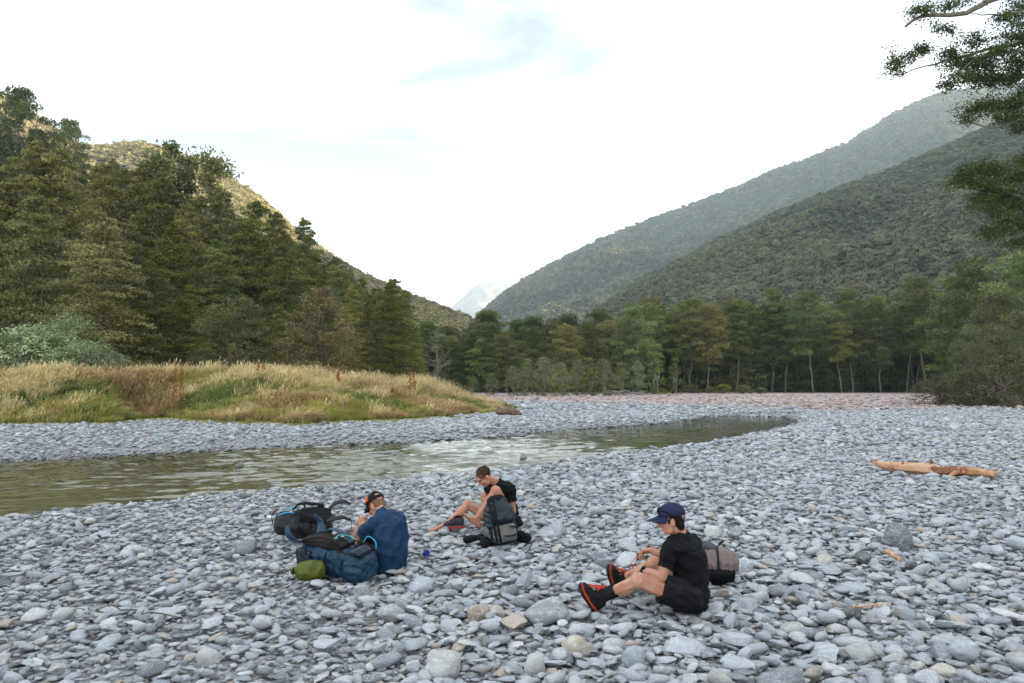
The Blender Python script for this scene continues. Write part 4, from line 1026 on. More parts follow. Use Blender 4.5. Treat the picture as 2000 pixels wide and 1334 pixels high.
SLATE = fab('slate_nylon', (.075, .085, .09), .6, .2); SHOEGREY = fab('grey_mesh', (.05, .05, .056), .8, .3); ROYAL = fab('royal_blue_cloth', (.014, .025, .22), .7, .2); CYAN = fab('cyan_cord', (.05, .42, .62), .6); LENS = simple_mat('dark_lens', (.006, .006, .008), .12, .6, .1, 5, .0); WHITE = fab('white_plastic', (.72, .72, .70), .5, .08); MINT = fab('mint_cord', (.12, .52, .42), .6)

# ------------------------------------------------------------------ anatomy
def head(b, c, f, up, neck):
    f, u, s = frame(f, up); c = np.asarray(c, float); ax = (s, f, u)
    b.ell(c + u * .022 - f * .012, ax, (.074, .094, .092)); b.ell(c + f * .028 - u * .036, ax, (.060, .062, .084)); b.ell(c + f * .058 - u * .088, ax, (.034, .028, .026))
    b.hull(b.ball(c + f * .02 - u * .085 + s * .045, .02), b.ball(c + f * .02 - u * .085 - s * .045, .02), b.ball(c + f * .06 - u * .09, .025), b.ball(c - f * .01 - u * .03 + s * .052, .02), b.ball(c - f * .01 - u * .03 - s * .052, .02))
    b.cap(c + f * .088 + u * .008, c + f * .112 - u * .034, .010, .015); b.cap(c + f * .098 - u * .036 + s * .012, c + f * .098 - u * .036 - s * .012, .010)
    for k in (-1, 1):
        b.cap(c + f * .082 + u * .024 + s * k * .016, c + f * .066 + u * .024 + s * k * .045, .013, .012); b.ell(c + f * .06 - u * .025 + s * k * .034, ax, (.022, .024, .026))
        b.ell(c + s * k * .076 - f * .008 - u * .018, (s, f, u), (.011, .020, .032))
    b.cap(c + f * .084 - u * .060 + s * .018, c + f * .084 - u * .060 - s * .018, .010); b.cap(c + f * .082 - u * .070 + s * .015, c + f * .082 - u * .070 - s * .015, .010)
    b.cap(np.asarray(neck), c - u * .06 - f * .02, .062, .056)
    return c, f, u, s

def eyes(root, hd, org):
    c, f, u, s = hd
    for k in (-1, 1):
        b = Blob(); b.ell(c + f * .0815 + u * .002 + s * k * .031, (s, f, u), (.010, .004, .0035)); link('eye', b.mesh('eye', EYE, .0025, 1, org), root)
EYE = simple_mat('eye_dark', (.02, .015, .012), .2, .5, .1, 5, 0)

def hair(root, hd, org, mat, back=.02, up=.03, r=(.083, .096, .090), extra=0):
    c, f, u, s = hd; b = Blob(); b.ell(c + u * up - f * back, (s, f, u), r)
    if extra: b.ell(c - u * extra - f * (back + .035), (s, f, u), (.068, .042, .055))
    link('hair', b.mesh('hair', mat, .005, 2, org, .004, 90, 3), root)

def cap_hat(root, hd, org, mat, bill_mat, bill=.075, lift=.045, rr=(.086, .104, .084), hole=False, band=None):
    c, f, u, s = hd; o = c + u * lift - f * .006; g = Geo(); n = 28; m = 9; V = []; Fc = []
    for i in range(m):
        t = i / (m - 1) * math.pi / 2
        for j in range(n):
            a = 2 * math.pi * j / n; q = math.cos(t) if i < m - 1 else .02
            V.append(o + s * rr[0] * q * math.cos(a) + f * rr[1] * q * math.sin(a) + u * (rr[2] * math.sin(t) - (.012 if i == 0 else 0)))
    for i in range(m - 1):
        for j in range(n):
            a = 2 * math.pi * (j + .5) / n
            if hole and math.sin(a) < -.78 and 1 <= i < 4: continue
            Fc.append([i * n + j, i * n + (j + 1) % n, (i + 1) * n + (j + 1) % n, (i + 1) * n + j])
    crown = link('cap', mesh_np('cap', np.array(V) - org, Fc, True, mat), root)
    md = crown.modifiers.new('t', 'SOLIDIFY'); md.thickness = .003; md.offset = 1
    V = []; Fc = []; k = 13; mm = 6
    for i in range(mm):
        for j in range(k):
            a = math.radians(12 + 156 * j / (k - 1)); e = i / (mm - 1); ext = bill * e * math.sin(a) ** .6
            p = o + s * (rr[0] + .002) * math.cos(a) + f * ((rr[1] + .001) * math.sin(a) + ext) + u * (-.008 - .02 * e - .028 * math.cos(a) ** 2 * (e + .2))
            V.append(p)
    for i in range(mm - 1):
        for j in range(k - 1): Fc.append([i * k + j, i * k + j + 1, (i + 1) * k + j + 1, (i + 1) * k + j])
    bl = link('bill', mesh_np('bill', np.array(V) - org, Fc, True, bill_mat), crown); md = bl.modifiers.new('t', 'SOLIDIFY'); md.thickness = .004
    g = Geo(); V = [o + u * (rr[2] + .001) + ico(1) * .007]; bb = Blob(); bb.cap(o + u * rr[2], o + u * (rr[2] + .004), .007); link('button', bb.mesh('button', mat, .003, 1, org), crown)
    return crown, o, rr

def hand(b, w, d, nrm, curl=(.5, .6, .5), thumb=1, spread=.02, tl=.7):
    """palm, four unequal bent fingers and a thumb leaving the side of the palm; nrm points out of the palm"""
    w = np.asarray(w, float); d = unit(d); n = np.asarray(nrm, float); n = unit(n - d * np.dot(n, d)); l = np.cross(d, n)
    b.hull(b.ball(w, .026), b.ball(w + d * .082 + l * .030, .0135), b.ball(w + d * .082 - l * .030, .0135), b.ball(w + d * .03 + l * .030 * thumb, .016), b.ball(w + d * .03 - l * .024 * thumb, .015))
    for i, (o, L) in enumerate(zip((.033, .011, -.011, -.032), (.070, .079, .073, .058))):
        o *= thumb; p = w + d * .084 + l * o; dd = unit(d + l * o * spread * 20); a = 0; seg = (L * .46, L * .32, L * .26); r = .0092
        for k in range(3):
            a += curl[k] * (1 + .12 * i); q = p + (dd * math.cos(a) + n * math.sin(a)) * seg[k]; b.cap(p, q, r, r - .0007); p = q; r -= .0007
    p = w + d * .028 + l * .034 * thumb; q = p + unit(d * .75 + l * .55 * thumb + n * .45 * tl) * .042; b.cap(p, q, .0125, .0105); b.cap(q, q + unit(d * .9 + l * .1 * thumb + n * .5 * tl) * .032, .0105, .0085)

def arm(b, S, E, W, r=(.047, .042, .043, .028)):
    S, E, W = map(np.asarray, (S, E, W)); b.cap(S, E, r[0], r[1]); b.cap(S * .55 + E * .45, E * .9 + S * .1, r[0] * .98, r[1]); b.cap(E, E * .65 + W * .35, r[2], r[2] * 1.0); b.cap(E * .65 + W * .35, W, r[2], r[3])

def leg(b, Hh, K, A, r=(.086, .064, .057, .038), back=None):
    Hh, K, A = map(np.asarray, (Hh, K, A)); b.cap(Hh, Hh * .4 + K * .6, r[0] * .9, r[0] * .9); b.cap(Hh * .4 + K * .6, K, r[0] * .9, r[1]); b.ell(K, np.eye(3), (r[1] * 1.02,) * 3); b.cap(K, A, r[2], r[3])
    bk = unit(np.cross(np.cross(K - Hh, A - K), A - K)); bk = bk if back is None else np.asarray(back, float)
    b.ell(K * .66 + A * .34 + bk * .018, (unit(A - K), unit(np.cross(A - K, bk)), bk), (.12, .055, .056))

def barefoot(b, A, heel, ball, toe, lat):
    A, heel, ball, toe = map(lambda q: np.asarray(q, float), (A, heel, ball, toe)); lat = unit(lat)
    b.hull(b.ball(A, .035), b.ball(heel, .030), b.ball(heel * .5 + ball * .5 + (A - heel) * .25, .026)); b.hull(b.ball(A, .030), b.ball(ball + lat * .022, .018), b.ball(ball - lat * .024, .016), b.ball(heel, .026))
    fd = unit(toe - ball)
    for i, (o, L, r) in enumerate([(.033, .058, .0135), (.014, .054, .0098), (-.001, .048, .0092), (-.015, .042, .0088), (-.029, .034, .0086)]):
        b.cap(ball + lat * o, ball + lat * o + fd * L, r * 1.05, r)

def torso_rings(b, spine, l, f, wd):
    """spine points from hips to collar with half widths and depths"""
    return [b.ring(p, l[i], f[i], w, d, 24, .95) for i, (p, (w, d)) in enumerate(zip(spine, wd))]

def boot(root, org, A, heel, toe, sole_n, side, lace=True):
    """hiking boot: sole plane through heel and toe with outward normal sole_n"""
    A, heel, toe = map(lambda q: np.asarray(q, float), (A, heel, toe)); d = unit(toe - heel); n = unit(np.asarray(sole_n, float) - d * np.dot(sole_n, d)); l = np.cross(d, n); L = np.linalg.norm(toe - heel)
    bt = link('boot', None, root); bt.empty_display_size = .05
    b = Blob(); up = -n
    b.hull(b.ball(heel + d * .035 + up * .045, .040), b.ball(heel + d * .035 + up * .10, .042), b.ball(heel + d * L * .55 + up * .06 + l * .014, .042), b.ball(heel + d * L * .55 + up * .06 - l * .014, .042))
    b.hull(b.ball(heel + d * L * .5 + up * .06, .046), b.ball(toe - d * .05 + up * .060 + l * .014, .038), b.ball(toe - d * .05 + up * .060 - l * .014, .038), b.ball(toe - d * .03 + up * .062, .031))
    b.hull(b.ball(heel + d * .05 + up * .08, .050), b.ball(heel + d * L * .45 + up * .09, .042), b.ball(A, .054)); b.cone(heel + d * .065 + up * .10, A + unit(A - heel) * .045, .058, .062)
    upper = link('upper', b.mesh('upper', BOOT, .006, 4, org, .0015, 60, 2), bt)
    def outline(off, wid, nrm):
        pts = []
        for t, w in [(0, .022), (.04, .034), (.15, .038), (.35, .034), (.55, .040), (.72, .047), (.86, .042), (.96, .026), (1.0, .008)]:
            pts.append((t, w * wid))
        rk = lambda t: up * (.034 * max(0, (t - .6) / .4) ** 2 + .010 * max(0, (.12 - t) / .12) ** 2)
        P = [heel + d * (t * (L + .012) - .006) + l * w + nrm + rk(t) for t, w in pts] + [heel + d * (t * (L + .012) - .006) - l * w + nrm + rk(t) for t, w in pts[::-1]]
        return np.array(P)
    b = Blob(); b.loft([outline(0, 1.0, up * .020), outline(0, .97, up * .001)]); link('sole', b.mesh('sole', RUBBER, .005, 2, org), bt)
    b = Blob(); b.loft([outline(0, 1.04, up * .030), outline(0, 1.06, up * .021)]); link('rand', b.mesh('rand', RED, .004, 1, org), bt)
    if lace:
        g = Geo(); top = [heel + d * L * (.80 - .075 * i) + up * (.092 + .010 * i + .0024 * i * i) for i in range(6)] + [A * .5 + (heel + d * L * .42 + up * .12) * .5 + d * .03, A + d * .052 + up * .03]
        for i in range(len(top) - 1):
            w = .020 + .002 * i
            for k in (-1, 1): g.tube(spline([top[i] + l * w * k, (top[i] + top[i + 1]) / 2 + up * .010 + d * .006, top[i + 1] - l * (w + .002) * k], 7), .0055, 5)
        e = top[-1]; rr = np.random.default_rng(3)
        for k in (-1, 1):
            g.tube(spline([e, e + l * k * .03 + up * .03 + d * .01, e + l * k * .055 + d * .03, e + l * k * .02 + d * .005], 10), .005, 5); g.tube(spline([e, e + l * k * .03 + d * .02, e + l * k * .045 + np.array([0, 0, -.05]), e + l * k * .04 + np.array([.02, 0, -.085])], 10), .0048, 5)
        lc = link('lace', g.mesh('lace', LACE), bt); lc.location = -Vector(org); lc['label'] = 'bright orange-red boot laces'
        for k in (-1, 1):
            for i in range(5):
                b = Blob(); q = top[i] + l * (.021 + .002 * i) * k; b.cap(q, q + l * k * .004, .0045); link('eyelet', b.mesh('eyelet', RED, .003, 1, org), bt)
    return bt

# ------------------------------------------------------------------ man in black and navy cap lacing his boots (right)
YA = ground(1320, 1205)[1]
def JA(px, py, dy): return at(px, py, YA + dy)
def man_right():
    org = np.array([JA(1350, 1180, .08)[0], YA + .08, .03])
    root = thing('person', 'person in black t-shirt and navy cap sitting sideways, lacing hiking boots', 'person', org)
    LH, RH = JA(1346, 1166, -.06), JA(1360, 1160, .20); LK, RK = JA(1247, 1134, -.10), JA(1277, 1101, .33); LA, RA = JA(1171, 1166, .08), JA(1209, 1134, .53)
    LS, RS_ = JA(1311, 1068, -.07), JA(1357, 1058, .27); LE, RE = JA(1292, 1128, -.11), JA(1322, 1094, .42); LW, RW = JA(1253, 1113, .10), JA(1270, 1075, .47)
    pel, lum, chest, neck = JA(1349, 1164, .07), JA(1350, 1126, .09), JA(1341, 1084, .10), JA(1330, 1047, .09)
    l_ = unit(np.array([RS_[0] - LS[0], RS_[1] - LS[1], 0])); fw = np.cross([0, 0, 1], l_); fw = unit(fw)
    b = Blob(); hd = head(b, JA(1312, 1014, .06), (-.93, .26, -.16), (-.16, .05, 1), neck)
    b.chain([pel, lum, chest, neck], [.115, .10, .10, .062]); b.hull(b.ball(LS, .036), b.ball(RS_, .036), b.ball(chest, .085)); b.cap(LH, RH, .075)
    arm(b, LS, LE, LW); arm(b, RS_, RE, RW); leg(b, LH, LK, LA); leg(b, RH, RK, RA)
    hand(b, LW, JA(1232, 1120, .24) - LW, (-.1, .5, -.8), (.5, .6, .5), 1); hand(b, RW, JA(1248, 1079, .46) - RW, (.1, -.35, -.8), (.9, .9, .6), -1)
    bm_ = b.mesh('body', SKIN, .0048, 3, org); link('body', bm_, root)
    eyes(root, hd, org); hair(root, hd, org, HAIR_DARK, .020, .012, (.081, .090, .086), .045)
    cr, o, rr = cap_hat(root, hd, org, NAVY, NAVY, .078, .042); c, f, u, s = hd
    # sunglasses pushed up over the cap
    sg = link('sunglasses', None, root)
    for k in (-1, 1):
        g = Geo(); g.tube(spline([o + s * k * .066 + f * .090 + u * .048, o + s * k * .092 + f * .03 + u * .030, o + s * k * .094 - f * .03 - u * .012], 10), .0048, 6); link('temple', g.mesh('temple', STRAP), sg).location = -Vector(org)
    for k in (-1, 1):
        bb = Blob(); bb.ell(o + s * k * .034 + f * .096 + u * .046, (s, unit(f + u * .45), unit(u - f * .45)), (.034, .009, .024)); link('lens', bb.mesh('lens', LENS, .003, 1, org), sg)
    # shirt with charcoal side panel, shorts
    b = Blob(); hem = JA(1347, 1190, .07); sp_ = [hem, pel, lum, chest + fw * -.01, (LS + RS_) / 2 + np.array([0, 0, .012]), neck + np.array([0, 0, .004])]
    ll = [l_] * 6; tl = unit(np.cross(l_, sp_[4] - sp_[2])); ff = [fw, fw, fw, tl, tl, tl]
    b.loft(torso_rings(b, sp_, ll, ff, [(.175, .125), (.188, .14), (.182, .13), (.195, .14), (.16, .09), (.078, .072)]))
    b.hull(b.ball(LS + (neck - LS) * .05, .070), b.ball(RS_ + (neck - RS_) * .05, .070), b.ball(neck * .92 + chest * .08, .076), b.ball(chest - fw * .03, .12))
    for S_, E_ in ((LS, LE), (RS_, RE)):
        b.hull(b.ball(S_, .073), b.ball(S_ * .7 + chest * .3, .085)); b.cone(S_, S_ * .30 + E_ * .70, .074, .070)
    shirt = link('shirt', b.mesh('shirt', BLACK_TEE, .0065, 10, org, .0095, 36, 4), root)
    b = Blob(); q = lambda t, k: lum * (1 - t) + pel * t - l_ * (.196 + k) + fw * .06
    b.hull(b.ring(q(.0, .012), fw, (0, 0, 1), .035, .01, 8), b.ring(q(.5, .02), fw, (0, 0, 1), .075, .01, 8), b.ring(q(.98, .018), fw, (0, 0, 1), .085, .01, 8), b.ring(q(.0, -.05), fw, (0, 0, 1), .03, .01, 8), b.ring(q(.98, -.05), fw, (0, 0, 1), .085, .01, 8))
    link('side_panel', b.mesh('side_panel', GREY_TEE, .006, 4, org, .003, 26, 6), shirt)['label'] = 'charcoal side panel of the black shirt'
    b = Blob(); b.hull(b.ball(pel - np.array([0, 0, .01]), .14), b.ball(LH, .115), b.ball(RH, .115))
    for H_, K_ in ((LH, LK), (RH, RK)):
        d = K_ - H_; u2 = unit(np.cross(d, l_)); v2 = unit(np.cross(d, u2)); e = H_ + d * .56
        b.hull(b.ball(H_, .124), b.ring(e, u2, v2, .118, .105), b.ring(e + unit(d) * .004, u2, v2, .116, .103))
    link('shorts', b.mesh('shorts', SHORT_BLK, .0065, 14, org, .009, 40, 9), root)
    b = Blob(); b.cone(LA + (LA - LK) * .05, LA * .56 + LK * .44, .050, .057); link('sock', b.mesh('sock', SOCK, .006, 3, org, .002, 50, 1), root)
    b = Blob(); b.cone(RA + (RA - RK) * .05, RA * .75 + RK * .25, .050, .056); link('sock', b.mesh('sock', SOCK, .006, 3, org, .002, 50, 2), root)
    boot(root, org, LA + np.array([-.005, 0, -.01]), JA(1160, 1199, .06), JA(1124, 1147, .04), (-.80, -.05, -.55), 1)
    boot(root, org, RA + np.array([-.005, 0, -.01]), JA(1194, 1152, .53), JA(1180, 1106, .50), (-.93, .05, -.35), -1)
    b = Blob(); w = LW + unit(LE - LW) * .035; d = unit(LE - LW); u2 = unit(np.cross(d, [0, 1, .2])); v2 = np.cross(d, u2); b.hull(b.ring(w - d * .012, u2, v2, .036, .036), b.ring(w + d * .012, u2, v2, .037, .037)); b.ell(w + np.array([-.01, -.02, .028]), np.eye(3), (.019, .019, .010))
    link('watch', b.mesh('watch', STRAP, .004, 2, org), root)
    # the lace he pulls tight
    g = Geo(); h0 = JA(1251, 1079, .46); b0 = JA(1216, 1128, .52); b1 = JA(1226, 1124, .44)
    g.tube(spline([h0, (h0 + b0) / 2 + np.array([.012, 0, -.012]), b0], 14), .0035, 5); g.tube(spline([h0, (h0 + b1) / 2 + np.array([-.02, 0, .012]), b1], 14), .0035, 5); g.tube(spline([b1, JA(1234, 1121, .30)], 8), .0035, 5)
    link('pulled_lace', g.mesh('pulled_lace', LACE), root).location = -Vector(org)
    return root
man_right()

# ------------------------------------------------------------------ man with bare feet (middle)
YB = ground(985, 1045)[1]
def JB(px, py, dy): return at(px, py, YB + dy)
def man_middle():
    org = np.array([JB(988, 1040, .14)[0], YB + .14, .03])
    root = thing('person', 'person with short brown hair in black t-shirt sitting barefoot by the water, holding one foot', 'person', org)
    LH, RH = JB(997, 1026, .02), JB(980, 1024, .26); LK, RK = JB(968, 959, -.12), JB(913, 986, .26); LA, RA = JB(930, 1013, -.2), JB(876, 1021, .02)
    LS, RS_ = JB(997, 953, -.04), JB(955, 952, .22); LE, RE = JB(1002, 999, .0), JB(962, 992, .2); LW, RW = JB(955, 1018, -.10), JB(947, 985, -.10)
    pel, lum, chest, neck = JB(989, 1024, .15), JB(990, 998, .17), JB(979, 966, .11), JB(971, 943, .09)
    l_ = unit(np.array([RS_[0] - LS[0], RS_[1] - LS[1], 0])); fw = unit(np.cross([0, 0, 1], l_))
    b = Blob(); hd = head(b, JB(945, 930, -.01), (-.62, -.30, -.66), (-.62, -.28, .72), neck)
    b.chain([pel, lum, chest, neck], [.115, .10, .10, .062]); b.hull(b.ball(LS, .036), b.ball(RS_, .036), b.ball(chest, .085)); b.cap(LH, RH, .075)
    arm(b, LS, LE, LW); arm(b, RS_, RE, RW); leg(b, LH, LK, LA); leg(b, RH, RK, RA)
    hand(b, LW, JB(920, 1033, -.16) - LW, (-.2, .3, .9), (.15, .3, .25), 1, .03); hand(b, RW, JB(944, 968, -.16) - RW, (.3, .5, -.1), (.35, .6, .5), 1)
    barefoot(b, LA, JB(934, 1027, -.19), JB(913, 1011, -.22), JB(901, 999, -.22), (.3, -.75, .2)); barefoot(b, RA, JB(878, 1032, .05), JB(848, 1034, -.02), JB(836, 1034, -.04), (.15, .95, .1))
    link('body', b.mesh('body', SKIN, .0048, 3, org), root); eyes(root, hd, org); hair(root, hd, org, HAIR_BROWN, .018, .030, (.083, .100, .092), .0)
    b = Blob(); sp_ = [pel, lum, chest, (LS + RS_) / 2 + np.array([0, 0, .012]), neck + np.array([.005, 0, -.004])]; tl = unit(np.cross(l_, sp_[3] - sp_[1])); ff = [fw, fw, tl, tl, tl]
    b.loft(torso_rings(b, sp_, [l_] * 5, ff, [(.17, .125), (.162, .118), (.185, .125), (.155, .082), (.072, .068)]))
    b.hull(b.ball(LS + (neck - LS) * .05, .070), b.ball(RS_ + (neck - RS_) * .05, .070), b.ball(neck * .92 + chest * .08, .076), b.ball(chest - fw * .03, .12))
    for S_, E_ in ((LS, LE), (RS_, RE)): b.hull(b.ball(S_, .070), b.ball(S_ * .7 + chest * .3, .08)); b.cone(S_, S_ * .45 + E_ * .55, .070, .066)
    link('shirt', b.mesh('shirt', BLACK_TEE, .0065, 8, org, .007, 40, 14), root)
    b = Blob(); b.hull(b.ball(pel, .135), b.ball(LH, .105), b.ball(RH, .105))
    for H_, K_ in ((LH, LK), (RH, RK)): b.cone(H_, H_ * .62 + K_ * .38, .112, .105)
    link('shorts', b.mesh('shorts', SHORT_BLK, .0065, 4, org, .004, 26, 19), root)
man_middle()

# ------------------------------------------------------------------ man in blue shirt seen from behind (left)
YC = ground(765, 1119)[1]
def JC(px, py, dy): return at(px, py, YC + dy)
def man_left():
    org = np.array([JC(758, 1110, .0)[0], YC + .02, .03])
    root = thing('person', 'person in blue shirt and black and orange cap seen from behind, bent over', 'person', org)
    LH, RH = JC(742, 1096, .0), JC(776, 1092, .17); LK, RK = JC(709, 1020, .36), JC(742, 1020, .58); LA, RA = JC(688, 1062, .58), JC(716, 1058, .86)
    LS, RS_ = JC(735, 1020, -.05), JC(780, 1012, .20); LE, RE = JC(704, 1051, .12), JC(768, 1042, .45); LW, RW = JC(697, 1072, .33), JC(728, 1052, .55)
    pel, lum, chest, neck = JC(758, 1094, .06), JC(764, 1062, .02), JC(761, 1026, .05), JC(748, 1000, .15)
    l_ = unit(np.array([RS_[0] - LS[0], RS_[1] - LS[1], 0])); fw = unit(np.cross([0, 0, 1], l_))
    b = Blob(); hd = head(b, JC(735, 986, .27), (-.66, .42, -.60), (-.45, .30, .84), neck)
    b.chain([pel, lum, chest, neck], [.115, .10, .10, .062]); b.hull(b.ball(LS, .036), b.ball(RS_, .036), b.ball(chest, .085)); b.cap(LH, RH, .075)
    arm(b, LS, LE, LW); arm(b, RS_, RE, RW); leg(b, LH, LK, LA); leg(b, RH, RK, RA)
    hand(b, LW, JC(686, 1080, .42) - LW, (0, .6, -.5), (.5, .6, .5), 1); hand(b, RW, JC(714, 1058, .62) - RW, (0, .3, -.9), (.6, .6, .5), -1)
    for A_, dx_ in ((LA, -.15), (RA, -.13)): barefoot(b, A_, A_ + np.array([.03, -.02, -.06]), A_ + np.array([dx_ * .7, .08, -.075]), A_ + np.array([dx_, .12, -.078]), (.5, .8, 0))
    link('body', b.mesh('body', SKIN, .0048, 3, org), root); eyes(root, hd, org); hair(root, hd, org, HAIR_SAND, .016, .012, (.0795, .092, .086), .03)
    cr, o, rr = cap_hat(root, hd, org, CAP_BLK, CAP_BLK, .072, .042, hole=True); c, f, u, s = hd
    V = []; Fc = []; n = 10; m = 7                                     # orange side panel of the cap
    for i in range(m):
        t = (.10 + .62 * i / (m - 1)) * math.pi / 2
        for j in range(n):
            a = math.radians(105 + 75 * j / (n - 1)); q = math.cos(t); V.append(o + (s * rr[0] * math.cos(a) * q + f * rr[1] * math.sin(a) * q + u * rr[2] * math.sin(t)) * 1.055)
    for i in range(m - 1):
        for j in range(n - 1): Fc.append([i * n + j, i * n + j + 1, (i + 1) * n + j + 1, (i + 1) * n + j])
    pn_ = link('cap_panel', mesh_np('cap_panel', np.array(V) - org, Fc, True, ORANGE), cr); pn_['label'] = 'orange panel of the black cap'; pn_.modifiers.new('t', 'SOLIDIFY').thickness = .002
    b = Blob(); sp_ = [JC(763, 1112, .02), JC(764, 1085, .02), lum, chest, (LS + RS_) / 2 + np.array([0, 0, .02]), neck + np.array([0, 0, .006])]; tl = unit(np.cross(l_, sp_[4] - sp_[2])); ff = [fw, fw, fw, tl, tl, tl]
    b.loft(torso_rings(b, sp_, [l_] * 6, ff, [(.165, .12), (.185, .14), (.188, .138), (.188, .135), (.150, .088), (.074, .070)]))
    b.hull(b.ball(LS + (neck - LS) * .05, .070), b.ball(RS_ + (neck - RS_) * .05, .070), b.ball(neck * .92 + chest * .08, .076), b.ball(chest - fw * .03, .12))
    for S_, E_ in ((LS, LE), (RS_, RE)): b.hull(b.ball(S_, .077), b.ball(S_ * .7 + chest * .3, .09)); b.cone(S_, S_ * .22 + E_ * .78, .080, .077)
    sh = link('shirt', b.mesh('shirt', BLUE_SHIRT, .0065, 12, org, .0115, 32, 24), root)
    b = Blob(); b.chain([neck + l_ * -.055 + fw * .02 + np.array([0, 0, .012]), neck - fw * .055 + np.array([0, 0, .006]), neck + l_ * .055 + fw * .02 + np.array([0, 0, .012])], [.022, .026, .022]); link('collar', b.mesh('collar', BLUE_SHIRT, .005, 2, org), sh)
    b = Blob(); b.hull(b.ball(pel - np.array([0, 0, .005]), .135), b.ball(LH, .112), b.ball(RH, .112))
    for H_, K_ in ((LH, LK), (RH, RK)): b.cone(H_, H_ * .25 + K_ * .75, .112, .098)
    link('shorts', b.mesh('shorts', SHORT_BLK, .0065, 4, org, .004, 26, 29), root)
man_left()
# ------------------------------------------------------------------ backpacks and small kit
def mat4(o, ey, ez):
    ez = unit(ez); ey = np.asarray(ey, float); ey = unit(ey - ez * np.dot(ey, ez)); ex = np.cross(ey, ez)
    M = np.eye(4); M[:3, 0] = ex; M[:3, 1] = ey; M[:3, 2] = ez; M[:3, 3] = o; return M

def rrect(b, z, w, d, y=0, p=.55, n=28, x=0): return b.ring((x, y, z), (1, 0, 0), (0, 1, 0), w / 2, d / 2, n, p)

class Pack:
    """local frame: x across, +y towards the back panel, z from base to lid"""
    def __init__(s, name, label, o, ey, ez, base):
        s.M = mat4(o, ey, ez); s.org = np.asarray(base, float); s.root = thing(name, label, 'backpack', base); s.k = 0
    def soft(s, name, rings, mat, vox=.008, it=4, fold=.005, fs=24, parent=None):
        b = Blob(); b.loft(rings(b)); s.k += 1
        return link(name, b.mesh(name, mat, vox, it, s.org, fold, fs, s.k + len(name), s.M), parent or s.root)
    def strip(s, name, pts, wdir, w, t, mat, parent=None, n=18):
        v, f = ribbon(pts, wdir, w, t, n, s.M, s.org); o = link(name, mesh_np(name, v, f, True, mat), parent or s.root)
        md = o.modifiers.new('b', 'BEVEL'); md.width = min(t, .01) * .35; md.segments = 2; return o
    def pad(s, name, pts, wdir, w, t, mat, parent=None):
        """padded strap: soft rounded section"""
        p = spline(pts, 12); w = np.broadcast_to(np.asarray(w, float), (12,)); b = Blob(); tan = np.gradient(p, axis=0); R_ = []
        for i in range(12):
            tt = unit(tan[i]); wd = np.asarray(wdir, float); wd = unit(wd - tt * np.dot(wd, tt)); R_.append(b.ring(p[i], wd, np.cross(tt, wd), w[i] / 2, t / 2, 12, .7))
        b.loft(R_); s.k += 1
        return link(name, b.mesh(name, mat, .006, 2, s.org, .002, 40, s.k, s.M), parent or s.root)
    def buckle(s, c, sz=(.022, .010, .016), mat=None, name='buckle', parent=None):
        b = Blob(); c = np.asarray(c, float); b.hull(c + np.array([[x, y, z] for x in (-1, 1) for y in (-1, 1) for z in (-1, 1)]) * np.array(sz)); link(name, b.mesh(name, mat or STRAP, .004, 2, s.org, 0, 1, 0, s.M), parent or s.root)

# -- blue pack lying with its harness up, in front of the man in blue
o = np.array([-1.93, 6.90, .185])
pk = Pack('backpack', 'blue hiking backpack lying harness up in front of the person in blue', o, (0.05, -.22, 1), (.70, -.46, -.03), (o[0] + .3, o[1] - .2, .02))
body = pk.soft('pack_body', lambda b: [rrect(b, 0, .20, .18), rrect(b, .05, .30, .26), rrect(b, .22, .33, .29), rrect(b, .42, .32, .28), rrect(b, .56, .27, .25), rrect(b, .60, .22, .20)], BLUEPACK, fold=.011, fs=42)
lid = pk.soft('lid', lambda b: [rrect(b, .585, .25, .23, -.01), rrect(b, .62, .31, .27, -.015), rrect(b, .74, .30, .26, -.015), rrect(b, .80, .22, .18, -.015)], BLUEPACK, fold=.011, fs=42)
pk.soft('lid_pocket', lambda b: [rrect(b, .65, .18, .04, .135), rrect(b, .70, .2, .05, .14), rrect(b, .77, .16, .04, .12)], TEAL, .006, 3, .003, 40, lid)
bp = pk.soft('back_panel', lambda b: [rrect(b, .03, .20, .05, .145), rrect(b, .12, .25, .06, .15), rrect(b, .35, .24, .06, .15), rrect(b, .52, .17, .05, .14)], BROWNMESH, .007, 3, .003, 40)
for k in (-1, 1):
    pk.pad('shoulder_strap', [(k * .05, .16, .54), (k * .075, .215, .44), (k * .10, .23, .30), (k * .13, .20, .16), (k * .15, .15, .06)], (1, 0, .1 * k), [.055] * 8 + [.045, .035, .03, .025], .022, BROWNMESH if k < 0 else BLUEPACK)
    pk.pad('hip_belt', [(k * .10, .16, .05), (k * .155, .17, .02), (k * .19, .23, -.03), (k * .16, .30, -.07)], (0, .1, 1), [.07, .09, .10, .10, .10, .10, .09, .09, .08, .07, .06, .05], .03, BLUEPACK)
    pk.strip('side_strap', [(k * .168, .13, .44), (k * .176, 0, .40), (k * .165, -.13, .36)], (0, .2, 1), .02, .004, STRAP, body); pk.strip('side_strap', [(k * .168, .13, .16), (k * .176, 0, .19), (k * .165, -.13, .22)], (0, .2, 1), .02, .004, STRAP, body)
    pk.buckle((k * .180, .02, .405), (.006, .02, .014), parent=body); pk.soft('side_pocket', lambda b: [rrect(b, .02, .05, .20, 0, .55, 20, k * .145), rrect(b, .10, .07, .24, 0, .55, 20, k * .15), rrect(b, .22, .06, .23, -.02, .55, 20, k * .15)], TEAL, .007, 3, .004, 34, body)
    pk.strip('lid_strap', [(k * .10, .10, .80), (k * .13, .14, .70), (k * .13, .15, .58), (k * .12, .15, .48)], (1, 0, 0), .018, .004, STRAP, lid)
